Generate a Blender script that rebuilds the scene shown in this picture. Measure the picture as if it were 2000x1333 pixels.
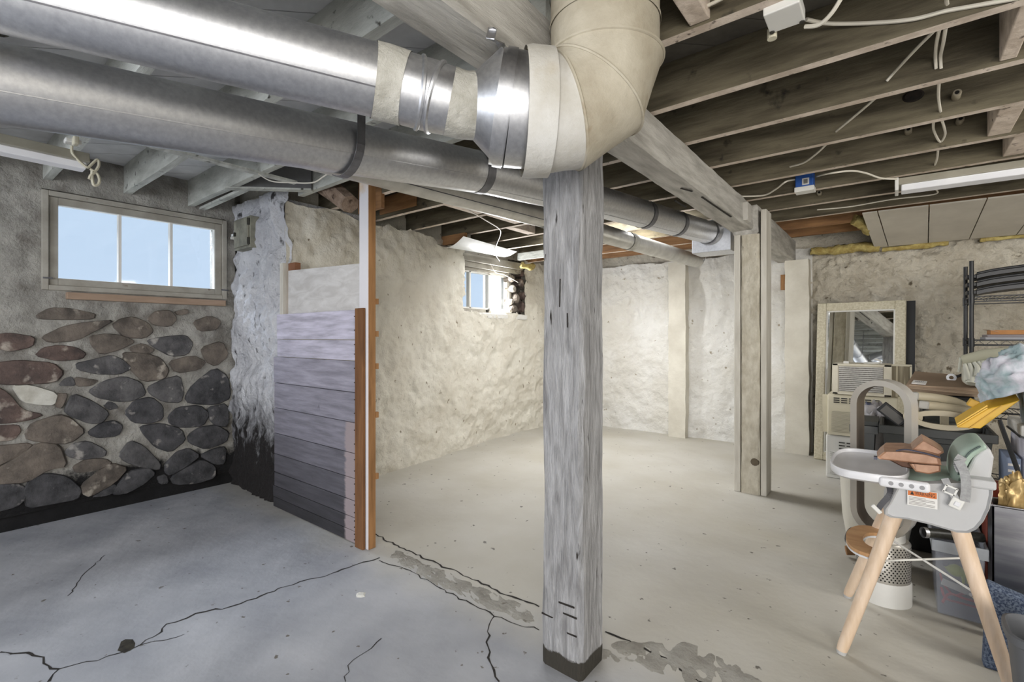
import bpy, bmesh, math, random
from mathutils import Vector, Matrix, noise
random.seed(7)
for o in list(bpy.data.objects): bpy.data.objects.remove(o)
SC = bpy.context.scene
COL = SC.collection
# ---------------------------------------------------------------- camera
F, HZ, H, YAW = 940.0, 658.0, 1.3, 38.5
CY, SY = math.cos(math.radians(YAW)), math.sin(math.radians(YAW))
cam = bpy.data.cameras.new('camera'); cam.sensor_width = 36; cam.lens = F / 2000 * 36
cam.shift_y = (HZ - 666.5) / 2000; cam.clip_start = 0.02
co = bpy.data.objects.new('camera', cam); COL.objects.link(co)
co.location = (0, 0, H); co.rotation_euler = (math.radians(90), 0, math.radians(YAW)); SC.camera = co
# ---------------------------------------------------------------- colour management, world, lights
def S(r, g, b):
    return tuple((c / 255 / 12.92) if c / 255 <= .04045 else ((c / 255 + .055) / 1.055) ** 2.4 for c in (r, g, b))
SC.view_settings.view_transform = 'Standard'; SC.view_settings.look = 'None'
SC.view_settings.gamma = 1; SC.view_settings.use_curve_mapping = False
SC.view_settings.exposure = 0.68
W = bpy.data.worlds.new('sky'); SC.world = W; W.use_nodes = True
W.node_tree.nodes['Background'].inputs[0].default_value = (*S(192, 214, 238), 1)
W.node_tree.nodes['Background'].inputs[1].default_value = 0.72
def area(name, loc, aim, sx, sy, power, col, spread=180):
    l = bpy.data.lights.new(name, 'AREA'); l.shape = 'RECTANGLE'; l.size = sx; l.size_y = sy
    l.energy = power; l.color = col; l.spread = math.radians(spread)
    o = bpy.data.objects.new(name, l); COL.objects.link(o); o.location = loc
    o.rotation_euler = (Vector(aim) - Vector(loc)).to_track_quat('-Z', 'Y').to_euler()
    return o
area('fill_rear_left', (-2.4, -2.55, 1.75), (-2.9, 2, 1.7), 2.2, 1.3, 50, (.86, .91, 1))  # added cool fill lamp behind the camera, no window built there
area('fill_rear_right', (1.6, -2.45, 1.5), (.0, 4, 1.35), 2.4, 1.9, 118, (1, .975, .94))  # second added fill lamp behind the camera, in front of a solid wall
area('daylight_stone_wall_window', (-5.7, 1.15, 3.3), (-4.0, 1.2, 1.2), 1.6, 1.2, 220, (.78, .87, 1))
area('daylight_whitewashed_wall_window', (-4.096, 4.85, 1.875), (0, 4.3, 1.1), .27, .42, 26, (.97, .98, 1))
area('fill_back_room', (-2.35, 4.43, 2.52), (-2.35, 4.43, 0), 1.5, .28, 27, (.97, .98, 1))  # added lamp hidden between joists to brighten the back room
area('fill_side', (2.5, 2.6, 1.9), (.2, 5.4, 1.3), 1.6, 1.0, 36, (1, .97, .92))  # added fill lamp out of view at the right, no opening there
# ---------------------------------------------------------------- pixel helpers (photograph is 2000 x 1333)
def ray(px, py):
    r = (px - 1000) / F
    return Vector((CY * r - SY, SY * r + CY, (HZ - py) / F))
O3 = Vector((0, 0, H))
def fl(px, py, z=0.0): d = ray(px, py); return O3 + d * ((z - H) / d.z)
def onx(px, py, X): d = ray(px, py); return O3 + d * (X / d.x)
def ony(px, py, Y): d = ray(px, py); return O3 + d * (Y / d.y)
def ond(px, py, t): return O3 + ray(px, py) * t
# ---------------------------------------------------------------- materials
MATS = {}
def mat(name, c1, c2=None, rough=.75, metal=0, scale=6, stretch=(1, 1, 1), lo=.35, hi=.65, bump=0, bscale=None, detail=6,
        spots=None, spot_scale=30, spot_at=.68, alpha=1, emit=0, spec=.5, trans=0, distort=0, spot_stretch=None, soft=.05, bdist=.02):
    if name in MATS: return MATS[name]
    m = bpy.data.materials.new(name); m.use_nodes = True; nt = m.node_tree; N = nt.nodes; L = nt.links
    b = N['Principled BSDF']; b.inputs['Roughness'].default_value = rough; b.inputs['Metallic'].default_value = metal
    b.inputs['Specular IOR Level'].default_value = spec
    b.inputs['Transmission Weight'].default_value = trans
    b.inputs['Alpha'].default_value = alpha
    c2 = c2 or tuple(x * .8 for x in c1)
    tc = N.new('ShaderNodeTexCoord'); mp = N.new('ShaderNodeMapping'); mp.inputs['Scale'].default_value = stretch
    L.new(tc.outputs['Object'], mp.inputs['Vector'])
    nz = N.new('ShaderNodeTexNoise'); nz.inputs['Scale'].default_value = scale; nz.inputs['Detail'].default_value = detail
    nz.inputs['Distortion'].default_value = distort; nz.inputs['Roughness'].default_value = .6
    L.new(mp.outputs['Vector'], nz.inputs['Vector'])
    cr = N.new('ShaderNodeValToRGB'); cr.color_ramp.elements[0].position = lo; cr.color_ramp.elements[1].position = hi
    cr.color_ramp.elements[0].color = (*c2, 1); cr.color_ramp.elements[1].color = (*c1, 1)
    L.new(nz.outputs['Fac'], cr.inputs['Fac']); out = cr.outputs['Color']
    if spots:
        n2 = N.new('ShaderNodeTexNoise'); n2.inputs['Scale'].default_value = spot_scale; n2.inputs['Detail'].default_value = 5
        if spot_stretch:
            m2 = N.new('ShaderNodeMapping'); m2.inputs['Scale'].default_value = spot_stretch
            L.new(tc.outputs['Object'], m2.inputs['Vector']); L.new(m2.outputs['Vector'], n2.inputs['Vector'])
        else: L.new(tc.outputs['Object'], n2.inputs['Vector'])
        r2 = N.new('ShaderNodeMapRange'); r2.inputs[1].default_value = spot_at - soft; r2.inputs[2].default_value = spot_at + soft
        L.new(n2.outputs['Fac'], r2.inputs[0])
        mx = N.new('ShaderNodeMix'); mx.data_type = 'RGBA'; L.new(r2.outputs[0], mx.inputs[0]); L.new(out, mx.inputs[6])
        mx.inputs[7].default_value = (*spots, 1); out = mx.outputs[2]
    L.new(out, b.inputs['Base Color'])
    if emit:
        b.inputs['Emission Color'].default_value = (*c1, 1); b.inputs['Emission Strength'].default_value = emit
    if bump:
        nb = N.new('ShaderNodeTexNoise'); nb.inputs['Scale'].default_value = bscale or scale; nb.inputs['Detail'].default_value = 8
        nb.inputs['Roughness'].default_value = .65
        L.new(mp.outputs['Vector'], nb.inputs['Vector'])
        bp = N.new('ShaderNodeBump'); bp.inputs['Strength'].default_value = bump; bp.inputs['Distance'].default_value = bdist
        L.new(nb.outputs['Fac'], bp.inputs['Height']); L.new(bp.outputs['Normal'], b.inputs['Normal'])
    MATS[name] = m
    return m
def stain(m, col, lo_pt, hi_pt, nscale=4, amount=.5, ax=2, stretch=(1, 1, 1), sharp=.12):
    """a stain with its own ragged edge: noise plus a ramp along one axis decides where it covers the surface"""
    nt = m.node_tree; N = nt.nodes; L = nt.links; b = N['Principled BSDF']
    src = b.inputs['Base Color'].links[0].from_socket
    tc = N.new('ShaderNodeTexCoord'); sp = N.new('ShaderNodeSeparateXYZ'); L.new(tc.outputs['Object'], sp.inputs[0])
    mr = N.new('ShaderNodeMapRange'); mr.clamp = True; mr.inputs[1].default_value = lo_pt; mr.inputs[2].default_value = hi_pt
    L.new(sp.outputs[ax], mr.inputs[0])
    mp = N.new('ShaderNodeMapping'); mp.inputs['Scale'].default_value = stretch; L.new(tc.outputs['Object'], mp.inputs[0])
    nz = N.new('ShaderNodeTexNoise'); nz.inputs['Scale'].default_value = nscale; nz.inputs['Detail'].default_value = 8; nz.inputs['Roughness'].default_value = .7
    L.new(mp.outputs[0], nz.inputs['Vector'])
    ad = N.new('ShaderNodeMath'); ad.operation = 'SUBTRACT'; L.new(nz.outputs['Fac'], ad.inputs[0])
    ml = N.new('ShaderNodeMath'); ml.operation = 'MULTIPLY'; L.new(mr.outputs[0], ml.inputs[0]); ml.inputs[1].default_value = 1
    L.new(ml.outputs[0], ad.inputs[1])
    r2 = N.new('ShaderNodeMapRange'); r2.inputs[1].default_value = amount - .5 - sharp; r2.inputs[2].default_value = amount - .5 + sharp
    L.new(ad.outputs[0], r2.inputs[0])
    mx = N.new('ShaderNodeMix'); mx.data_type = 'RGBA'; L.new(r2.outputs[0], mx.inputs[0]); L.new(src, mx.inputs[6]); mx.inputs[7].default_value = (*col, 1)
    L.new(mx.outputs[2], b.inputs['Base Color'])
    return m
def glass_mat(name, tint=(1, 1, 1), gloss=.08):
    if name in MATS: return MATS[name]
    m = bpy.data.materials.new(name); m.use_nodes = True; nt = m.node_tree; nt.nodes.clear()
    o = nt.nodes.new('ShaderNodeOutputMaterial'); t = nt.nodes.new('ShaderNodeBsdfTransparent'); g = nt.nodes.new('ShaderNodeBsdfGlossy')
    t.inputs[0].default_value = (*tint, 1); g.inputs['Roughness'].default_value = .05
    x = nt.nodes.new('ShaderNodeMixShader'); x.inputs[0].default_value = gloss
    nt.links.new(t.outputs[0], x.inputs[1]); nt.links.new(g.outputs[0], x.inputs[2]); nt.links.new(x.outputs[0], o.inputs[0])
    MATS[name] = m; return m
plain = lambda n, c, r=.6, **k: mat(n, c, tuple(x * .93 for x in c), rough=r, **k)
# ---------------------------------------------------------------- mesh builder
class MB:
    def __init__(s): s.v = []; s.f = []; s.m = []
    def add(s, vs, fs, mi=0):
        k = len(s.v); s.v += [Vector(p) for p in vs]
        s.f += [tuple(i + k for i in q) for q in fs]; s.m += [mi] * len(fs); return s
    def box(s, x0, x1, y0, y1, z0, z1, mi=0, bottom=None):
        v = [(x0, y0, z0), (x1, y0, z0), (x1, y1, z0), (x0, y1, z0), (x0, y0, z1), (x1, y0, z1), (x1, y1, z1), (x0, y1, z1)]
        s.add(v, [(3, 2, 1, 0), (4, 5, 6, 7), (0, 1, 5, 4), (1, 2, 6, 5), (2, 3, 7, 6), (3, 0, 4, 7)], mi)
        if bottom is not None: s.m[-6] = bottom
        return s
    def obox(s, c, ax, ay, az, hx, hy, hz, mi=0):
        c = Vector(c); ax = Vector(ax).normalized() * hx; ay = Vector(ay).normalized() * hy; az = Vector(az).normalized() * hz
        v = [c + ax * i + ay * j + az * k for k in (-1, 1) for i, j in ((-1, -1), (1, -1), (1, 1), (-1, 1))]
        return s.add(v, [(3, 2, 1, 0), (4, 5, 6, 7), (0, 1, 5, 4), (1, 2, 6, 5), (2, 3, 7, 6), (3, 0, 4, 7)], mi)
    def bar(s, p0, p1, w, h, up=(0, 0, 1), mi=0):
        p0 = Vector(p0); p1 = Vector(p1); d = p1 - p0; up = Vector(up); sd = d.cross(up).normalized(); u2 = sd.cross(d).normalized()
        return s.obox((p0 + p1) / 2, d, sd, u2, d.length / 2, w / 2, h / 2, mi)
    def tube(s, path, r, n=12, mi=0, caps=True, flat=None):
        path = [Vector(p) for p in path]; rs = r if isinstance(r, (list, tuple)) else [r] * len(path); k = len(s.v)
        prev = None
        for i, p in enumerate(path):
            d = (path[min(i + 1, len(path) - 1)] - path[max(i - 1, 0)]).normalized()
            if prev is None:
                a = Vector((0, 0, 1)) if abs(d.z) < .95 else Vector((1, 0, 0)); a = (a - d * a.dot(d)).normalized()
            else: a = (prev - d * prev.dot(d)).normalized()
            prev = a; b = d.cross(a)
            for j in range(n):
                t = 2 * math.pi * j / n; q = a * math.cos(t) + b * math.sin(t) * (flat or 1)
                s.v.append(p + q * rs[i])
        for i in range(len(path) - 1):
            for j in range(n):
                A = k + i * n + j; B = k + i * n + (j + 1) % n; s.f.append((A, B, B + n, A + n)); s.m.append(mi)
        if caps:
            s.f.append(tuple(k + j for j in reversed(range(n)))); s.m.append(mi)
            e = k + (len(path) - 1) * n; s.f.append(tuple(e + j for j in range(n))); s.m.append(mi)
        return s
    def lathe(s, c, prof, n=24, axis=(0, 0, 1), mi=0, sx=1, sy=1):
        c = Vector(c); az = Vector(axis).normalized(); a = Vector((1, 0, 0)) if abs(az.x) < .9 else Vector((0, 1, 0))
        a = (a - az * a.dot(az)).normalized(); b = az.cross(a); k = len(s.v)
        for r, z in prof:
            for j in range(n):
                t = 2 * math.pi * j / n; s.v.append(c + a * (r * math.cos(t) * sx) + b * (r * math.sin(t) * sy) + az * z)
        for i in range(len(prof) - 1):
            for j in range(n):
                A = k + i * n + j; B = k + i * n + (j + 1) % n; s.f.append((A, B, B + n, A + n)); s.m.append(mi)
        return s
    def prism(s, pts, vec, mi=0, side=None):
        n = len(pts); pts = [Vector(p) for p in pts]; v = Vector(vec)
        s.add(pts + [p + v for p in pts], [tuple(reversed(range(n))), tuple(range(n, 2 * n))], mi)
        k = len(s.v) - 2 * n
        for i in range(n):
            j = (i + 1) % n; s.f.append((k + i, k + j, k + n + j, k + n + i)); s.m.append(mi if side is None else side)
        return s
    def grid(s, fn, nu, nv, mi=0, skip=None):
        k = len(s.v)
        for j in range(nv + 1):
            for i in range(nu + 1): s.v.append(Vector(fn(i / nu, j / nv)))
        for j in range(nv):
            for i in range(nu):
                if skip and skip((i + .5) / nu, (j + .5) / nv): continue
                A = k + j * (nu + 1) + i; s.f.append((A, A + 1, A + nu + 2, A + nu + 1)); s.m.append(mi)
        return s
    def build(s, name, mats, parent=None, smooth=False, bevel=0, seg=2, label=None, kind=None, subsurf=0, fix=True):
        me = bpy.data.meshes.new(name); me.from_pydata([tuple(v) for v in s.v], [], s.f)
        for m in (mats if isinstance(mats, (list, tuple)) else [mats]): me.materials.append(m)
        me.polygons.foreach_set('material_index', s.m)
        if fix:
            bm = bmesh.new(); bm.from_mesh(me); bmesh.ops.recalc_face_normals(bm, faces=bm.faces); bm.to_mesh(me); bm.free()
        if smooth:
            me.polygons.foreach_set('use_smooth', [True] * len(me.polygons))
            try: me.set_sharp_from_angle(angle=math.radians(smooth if smooth > 1 else 50))
            except Exception: pass
        o = bpy.data.objects.new(name, me); COL.objects.link(o)
        if bevel:
            md = o.modifiers.new('bevel', 'BEVEL'); md.width = bevel; md.segments = seg; md.limit_method = 'ANGLE'; md.angle_limit = math.radians(40)
        if subsurf:
            md = o.modifiers.new('sub', 'SUBSURF'); md.levels = md.render_levels = subsurf
        if parent is not None:
            o.parent = parent; o.matrix_parent_inverse = Matrix.Translation(-parent.get('_w', Vector((0, 0, 0))) if False else -WL.get(parent.name, Vector((0, 0, 0))))
        if label: o['label'] = label
        if kind: o['kind'] = kind
        return o
WL = {}
def thing(name, label, cat, loc, group=None):
    o = bpy.data.objects.new(name, None); COL.objects.link(o); o.location = loc; o.empty_display_size = .05
    WL[o.name] = Vector(loc); o['label'] = label; o['category'] = cat
    if group: o['group'] = group
    return o
def tag(o, label, cat, group=None):
    o['label'] = label; o['category'] = cat
    if group: o['group'] = group
    return o
def struct(o): o['kind'] = 'structure'; return o
def fr(p, s=1.0, o=4): return noise.fractal(Vector(p) * s, .9, 2.1, o)
def arc(fn, a0, a1, n): return [fn(a0 + (a1 - a0) * i / n) for i in range(n + 1)]
def smooth_path(pts, n=6):
    pts = [Vector(p) for p in pts]; out = []
    for i in range(len(pts) - 1):
        p0 = pts[max(i - 1, 0)]; p1 = pts[i]; p2 = pts[i + 1]; p3 = pts[min(i + 2, len(pts) - 1)]
        for k in range(n):
            t = k / n
            out.append(.5 * ((2 * p1) + (p2 - p0) * t + (2 * p0 - 5 * p1 + 4 * p2 - p3) * t * t + (3 * p1 - p0 - 3 * p2 + p3) * t ** 3))
    return out + [pts[-1]]
# ---------------------------------------------------------------- palette
plaster_cream = mat('cream_limewash', S(222, 218, 206), S(206, 200, 186), rough=.9, scale=2.5, bump=.6, bscale=13, bdist=.045, spots=S(136, 124, 104), spot_scale=17, spot_at=.70, soft=.025, spot_stretch=(1, 1, .7))
plaster_white = mat('white_limewash', S(228, 227, 223), S(212, 209, 201), rough=.9, scale=2, bump=.6, bscale=14, bdist=.045, spots=S(160, 150, 132), spot_scale=15, spot_at=.71, soft=.025)
plaster_rough = mat('rough_limewash', S(240, 233, 217), S(214, 205, 187), rough=.9, scale=3, bump=1, bscale=11, bdist=.08, spots=S(140, 128, 108), spot_scale=13, spot_at=.69, soft=.03)
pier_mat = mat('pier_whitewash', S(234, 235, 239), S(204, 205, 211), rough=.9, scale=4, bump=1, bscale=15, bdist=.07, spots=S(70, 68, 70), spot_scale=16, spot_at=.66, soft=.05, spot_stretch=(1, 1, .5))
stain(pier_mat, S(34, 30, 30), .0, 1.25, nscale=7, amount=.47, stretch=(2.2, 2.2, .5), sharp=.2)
mortar = mat('lime_mortar', S(186, 183, 175), S(142, 139, 132), rough=.95, scale=5, bump=.9, bscale=26, bdist=.035, spots=S(122, 117, 110), spot_scale=6, spot_at=.62, soft=.1)
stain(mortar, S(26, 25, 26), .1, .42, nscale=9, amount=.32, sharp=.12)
stone_m = [mat('fieldstone_slate', S(102, 100, 100), S(66, 65, 66), rough=.85, scale=9, bump=.7, bscale=20, spots=S(156, 152, 146), spot_scale=11, spot_at=.66, soft=.04),
           mat('fieldstone_brown', S(122, 112, 102), S(78, 72, 66), rough=.88, scale=8, bump=.7, bscale=20, spots=S(162, 154, 142), spot_scale=10, spot_at=.65, soft=.04),
           mat('fieldstone_rust', S(112, 94, 86), S(68, 58, 55), rough=.88, scale=7, bump=.7, bscale=20, spots=S(170, 160, 148), spot_scale=9, spot_at=.63, soft=.05),
           mat('fieldstone_dark', S(84, 83, 85), S(50, 50, 52), rough=.85, scale=10, bump=.7, bscale=22, spots=S(140, 136, 132), spot_scale=12, spot_at=.66, soft=.04)]
black_dirt = mat('black_wall_base', S(22, 21, 22), S(8, 8, 9), rough=.95, scale=8, bump=.5)
stone_m.append(mat('pale_plaster_stone', S(206, 204, 194), S(176, 172, 160), rough=.9, scale=9, bump=.5))
joist_dark = mat('dark_joist_wood', S(116, 108, 88), S(70, 63, 48), rough=.85, scale=2.2, stretch=(1, 7, 7), bump=.3, bscale=8, spots=S(28, 24, 19), spot_scale=9, spot_at=.7)
joist_edge = mat('whitewashed_joist_edge', S(228, 214, 200), S(190, 174, 158), rough=.85, scale=9, bump=.4, bscale=30, spots=S(70, 52, 40), spot_scale=26, spot_at=.68)
joist_pale = mat('pale_painted_joist', S(204, 206, 199), S(160, 161, 154), rough=.85, scale=3, stretch=(1, 6, 3), bump=.4, bscale=20, spots=S(70, 68, 62), spot_scale=22, spot_at=.69)
joist_orange = mat('fresh_brown_joist', S(166, 124, 82), S(118, 84, 54), rough=.8, scale=2, stretch=(1, 8, 8), bump=.2)
deck_dark = mat('subfloor_boards', S(92, 88, 80), S(60, 56, 50), rough=.9, scale=4, bump=.2)
deck_pale = mat('painted_subfloor_boards', S(214, 214, 214), S(190, 190, 190), rough=.9, scale=4, bump=.2)
whitewood = mat('whitewashed_timber', S(200, 197, 190), S(160, 156, 148), rough=.85, scale=3, stretch=(7, 1, 7), bump=.6, bscale=7, spots=S(66, 60, 54), spot_scale=8, spot_at=.73, soft=.02, spot_stretch=(4, .7, 4))
postwood = mat('whitewashed_post_timber', S(208, 208, 210), S(154, 153, 154), rough=.85, scale=5, stretch=(8, 8, 1.1), bump=1, bscale=9, bdist=.04, detail=9, spots=S(62, 58, 54), spot_scale=7, spot_at=.7, soft=.03, spot_stretch=(6, 6, 1), distort=.6)
stain(postwood, S(70, 66, 58), .03, .09, nscale=14, amount=.35, sharp=.06)
galv = mat('galvanised_steel', S(214, 215, 217), S(192, 193, 197), rough=.42, metal=1, scale=60, lo=.3, hi=.7, bump=.03, bscale=80)
galv_dull = mat('dull_steel_strap', S(128, 128, 132), S(110, 110, 114), rough=.45, metal=.8, scale=20)
sealant = mat('grey_white_duct_sealant', S(196, 194, 186), S(164, 161, 150), rough=.7, scale=12, stretch=(1, 1, 1), bump=.6, bscale=30)
canvas = mat('painted_duct_wrap', S(206, 205, 201), S(184, 180, 170), rough=.8, scale=6, bump=.25, bscale=40, spots=S(172, 156, 124), spot_scale=4.5, spot_at=.70, soft=.1)
canvas2 = mat('tan_painted_duct_wrap', S(186, 179, 162), S(160, 151, 132), rough=.8, scale=5, bump=.25, bscale=40, spots=S(130, 112, 84), spot_scale=8, spot_at=.7, soft=.08)
studwood = mat('orange_stud_wood', S(168, 124, 80), S(134, 96, 58), rough=.7, scale=3, stretch=(9, 9, 1), bump=.15)
studpale = mat('pale_stud_wood', S(214, 182, 128), S(190, 152, 96), rough=.7, scale=3, stretch=(9, 9, 1), bump=.15)
plastic_w = plain('white_plastic', S(224, 223, 218), .45)
cream_p = plain('cream_plastic', S(214, 207, 184), .5)
black_p = plain('black_plastic', S(30, 31, 33), .45)
cable_m = plain('white_cable_sheath', S(216, 210, 196), .5)
# ================================================================= SETTING
XW, XE, YS, YN = -4.6, 2.7, -2.9, 6.3
ZJ, ZD = 2.39, 2.6
# ---- floor: one slab, warm and cool light cast painted either side of the joint
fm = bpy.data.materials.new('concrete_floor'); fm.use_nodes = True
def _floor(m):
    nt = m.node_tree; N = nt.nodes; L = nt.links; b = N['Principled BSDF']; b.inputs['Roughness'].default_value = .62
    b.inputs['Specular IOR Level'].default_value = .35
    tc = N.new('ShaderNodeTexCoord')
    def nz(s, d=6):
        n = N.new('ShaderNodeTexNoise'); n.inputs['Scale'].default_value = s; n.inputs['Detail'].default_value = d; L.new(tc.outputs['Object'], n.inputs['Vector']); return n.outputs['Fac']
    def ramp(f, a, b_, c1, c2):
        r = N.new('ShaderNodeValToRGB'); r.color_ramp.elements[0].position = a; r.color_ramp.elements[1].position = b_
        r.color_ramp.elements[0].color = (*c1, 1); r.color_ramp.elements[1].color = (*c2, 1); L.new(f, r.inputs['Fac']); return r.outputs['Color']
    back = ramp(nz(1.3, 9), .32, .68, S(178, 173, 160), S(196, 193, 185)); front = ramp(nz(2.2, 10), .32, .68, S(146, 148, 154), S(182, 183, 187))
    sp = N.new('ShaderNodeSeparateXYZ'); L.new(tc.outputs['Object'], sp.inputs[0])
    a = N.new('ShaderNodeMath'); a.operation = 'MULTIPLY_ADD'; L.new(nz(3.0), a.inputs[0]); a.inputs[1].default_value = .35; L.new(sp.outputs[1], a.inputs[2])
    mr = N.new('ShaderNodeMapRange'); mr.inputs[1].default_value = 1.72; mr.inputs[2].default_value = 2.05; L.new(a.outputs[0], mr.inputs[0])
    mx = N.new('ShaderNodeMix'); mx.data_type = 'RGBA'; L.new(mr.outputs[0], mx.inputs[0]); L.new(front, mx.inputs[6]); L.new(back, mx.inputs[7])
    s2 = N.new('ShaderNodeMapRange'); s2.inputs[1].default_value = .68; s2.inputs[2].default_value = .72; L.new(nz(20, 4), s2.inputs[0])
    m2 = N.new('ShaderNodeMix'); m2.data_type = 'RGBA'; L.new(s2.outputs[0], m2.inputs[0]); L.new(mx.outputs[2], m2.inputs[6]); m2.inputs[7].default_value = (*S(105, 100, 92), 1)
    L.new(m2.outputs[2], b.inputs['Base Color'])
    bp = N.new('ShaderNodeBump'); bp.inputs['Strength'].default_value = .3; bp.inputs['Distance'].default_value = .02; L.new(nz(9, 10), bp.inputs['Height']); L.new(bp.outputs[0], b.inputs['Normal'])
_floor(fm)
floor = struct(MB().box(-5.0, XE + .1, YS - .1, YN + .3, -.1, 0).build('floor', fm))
crack_m = mat('floor_crack', S(52, 48, 44), S(36, 33, 30), rough=1)
def crack(pix, w=.005, jit=.012):
    pts = [fl(*p) for p in pix]; path = []
    for a, b in zip(pts, pts[1:]):
        n = max(2, int((b - a).length / .03))
        for i in range(n):
            q = a.lerp(b, i / n); path.append(q + Vector((random.uniform(-jit, jit), random.uniform(-jit, jit), 0)) * (0 if i == 0 else 1))
    path.append(pts[-1]); mb = MB(); vs = []
    for i, p in enumerate(path):
        d = (path[min(i + 1, len(path) - 1)] - path[max(i - 1, 0)]).normalized(); sd = Vector((-d.y, d.x, 0)) * (w * random.uniform(.25, .9))
        vs += [p + sd + Vector((0, 0, .0012)), p - sd + Vector((0, 0, .0012))]
    mb.add(vs, [(2 * i, 2 * i + 1, 2 * i + 3, 2 * i + 2) for i in range(len(path) - 1)])
    mb.build('crack', crack_m, floor)
crack([(742, 1090), (660, 1117), (560, 1146), (470, 1180), (400, 1196), (325, 1220), (300, 1245), (250, 1272), (190, 1292), (115, 1308), (95, 1333)], .007)
crack([(0, 1275), (60, 1278), (85, 1285), (95, 1302), (115, 1308)], .007)
crack([(270, 1262), (320, 1252), (360, 1240)], .004)
crack([(728, 1042), (780, 1070), (838, 1095), (900, 1122), (960, 1150), (1000, 1166), (1053, 1186)], .008)
crack([(1182, 1235), (1230, 1253), (1290, 1283), (1350, 1320), (1385, 1340)], .008)
crack([(965, 1205), (952, 1235), (957, 1275), (965, 1310), (975, 1333)], .006)
crack([(745, 1248), (690, 1290), (675, 1333)], .003)
crack([(205, 1085), (150, 1140), (132, 1165)], .003)
crack([(740, 1095), (800, 1115), (860, 1150), (920, 1180), (965, 1205), (1053, 1232)], .005)
# ragged, unpainted mortar where the two floor tones meet
ragged = mat('ragged_slab_joint', S(178, 175, 167), S(148, 144, 135), rough=.95, scale=9, bump=.8, bscale=40, spots=S(120, 114, 102), spot_scale=18, spot_at=.68)
def strip(pa, pb, nu, nv, h):
    A = [fl(*p) for p in pa]; B = [fl(*p) for p in pb]
    def ev(P, u):
        u *= len(P) - 1; i = min(int(u), len(P) - 2); return P[i].lerp(P[i + 1], u - i)
    def fn(u, v):
        p = ev(A, u).lerp(ev(B, u), v); e = min(v, 1 - v, u * 3, (1 - u) * 3) * 4
        n = fr((p.x, p.y, 0), 14); q = fr((p.x, p.y, 3), 30)
        p = p + Vector((q * .012, fr((p.x, p.y, 7), 9) * .02, 0))
        p.z = -.004 + min(1, max(0, e)) * (h + .006 * n + .004 * q); return p
    MB().grid(fn, nu, nv).build('rough_patch', ragged, floor, smooth=80)
strip([(760, 1066), (838, 1097), (930, 1135), (1060, 1190)], [(752, 1090), (850, 1150), (930, 1190), (1060, 1240)], 60, 12, .006)
strip([(1150, 1255), (1250, 1245), (1340, 1245), (1440, 1290), (1560, 1345)], [(1150, 1300), (1230, 1300), (1320, 1340), (1400, 1390), (1500, 1440)], 60, 14, .006)
flake = plain('pale_plaster_flake', S(226, 224, 216), .8)
def blob(name, c, rx, ry, h, m, parent=None, n=9, seed=0):
    random.seed(seed); mb = MB(); c = Vector(c)
    ring = [(math.cos(2 * math.pi * i / n) * random.uniform(.6, 1), math.sin(2 * math.pi * i / n) * random.uniform(.6, 1)) for i in range(n)]
    vs = [c + Vector((x * rx, y * ry, 0)) for x, y in ring] + [c + Vector((x * rx * .6, y * ry * .6, h * random.uniform(.7, 1.1))) for x, y in ring] + [c + Vector((0, 0, h))]
    fs = [(i, (i + 1) % n, n + (i + 1) % n, n + i) for i in range(n)] + [(n + i, n + (i + 1) % n, 2 * n) for i in range(n)]
    return mb.add(vs, fs).build(name, m, parent)
tag(blob('plaster_flake', fl(705, 1162), .035, .03, .006, flake, seed=2), 'white paint flake lying on the grey concrete near the partition', 'flake')
blob('hole', fl(248, 1262, .001), .07, .035, .002, mat('hole_dirt', S(62, 58, 48), S(36, 33, 28), rough=1, scale=40), floor, seed=4)
# ---- stone wall with its stones
def hole1(u, v): y = YS + u * (1.82 - YS); z = .1 + v * (ZD - .1); return .575 < y < 1.745 and 1.625 < z < 2.315
def wl(u, v):
    y = YS + u * (1.82 - YS); z = .1 + v * (ZD - .1); d = .018 * fr((0, y, z), 3) + .01 * fr((5, y, z), 9)
    if .5 < y < 1.8 and 1.55 < z < 2.4: d *= .2
    if v < .02: d -= .02
    return (XW + d, y, z)
wall_left = struct(MB().grid(wl, 190, 100, skip=hole1).build('wall_left', mortar, smooth=60))
MB().box(-5.0, XW - .03, YS, 1.9, -.02, .13).build('wall_base', black_dirt, wall_left)
MB().box(-5.0, XW - .1, YS - .1, .56, .1, ZD).box(-5.0, XW - .1, 1.76, 1.9, .1, ZD).box(-5, XW - .1, .5, 1.8, .1, 1.63).box(-5, XW - .1, .5, 1.8, 2.31, ZD).build('wall_core', mortar, wall_left)
Z7 = lambda P: [(x / 3.332, 650 + y / 3.332) for x, y in P]
Z6 = lambda P: [(x / 3.808, 350 + y / 3.808) for x, y in P]
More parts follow.
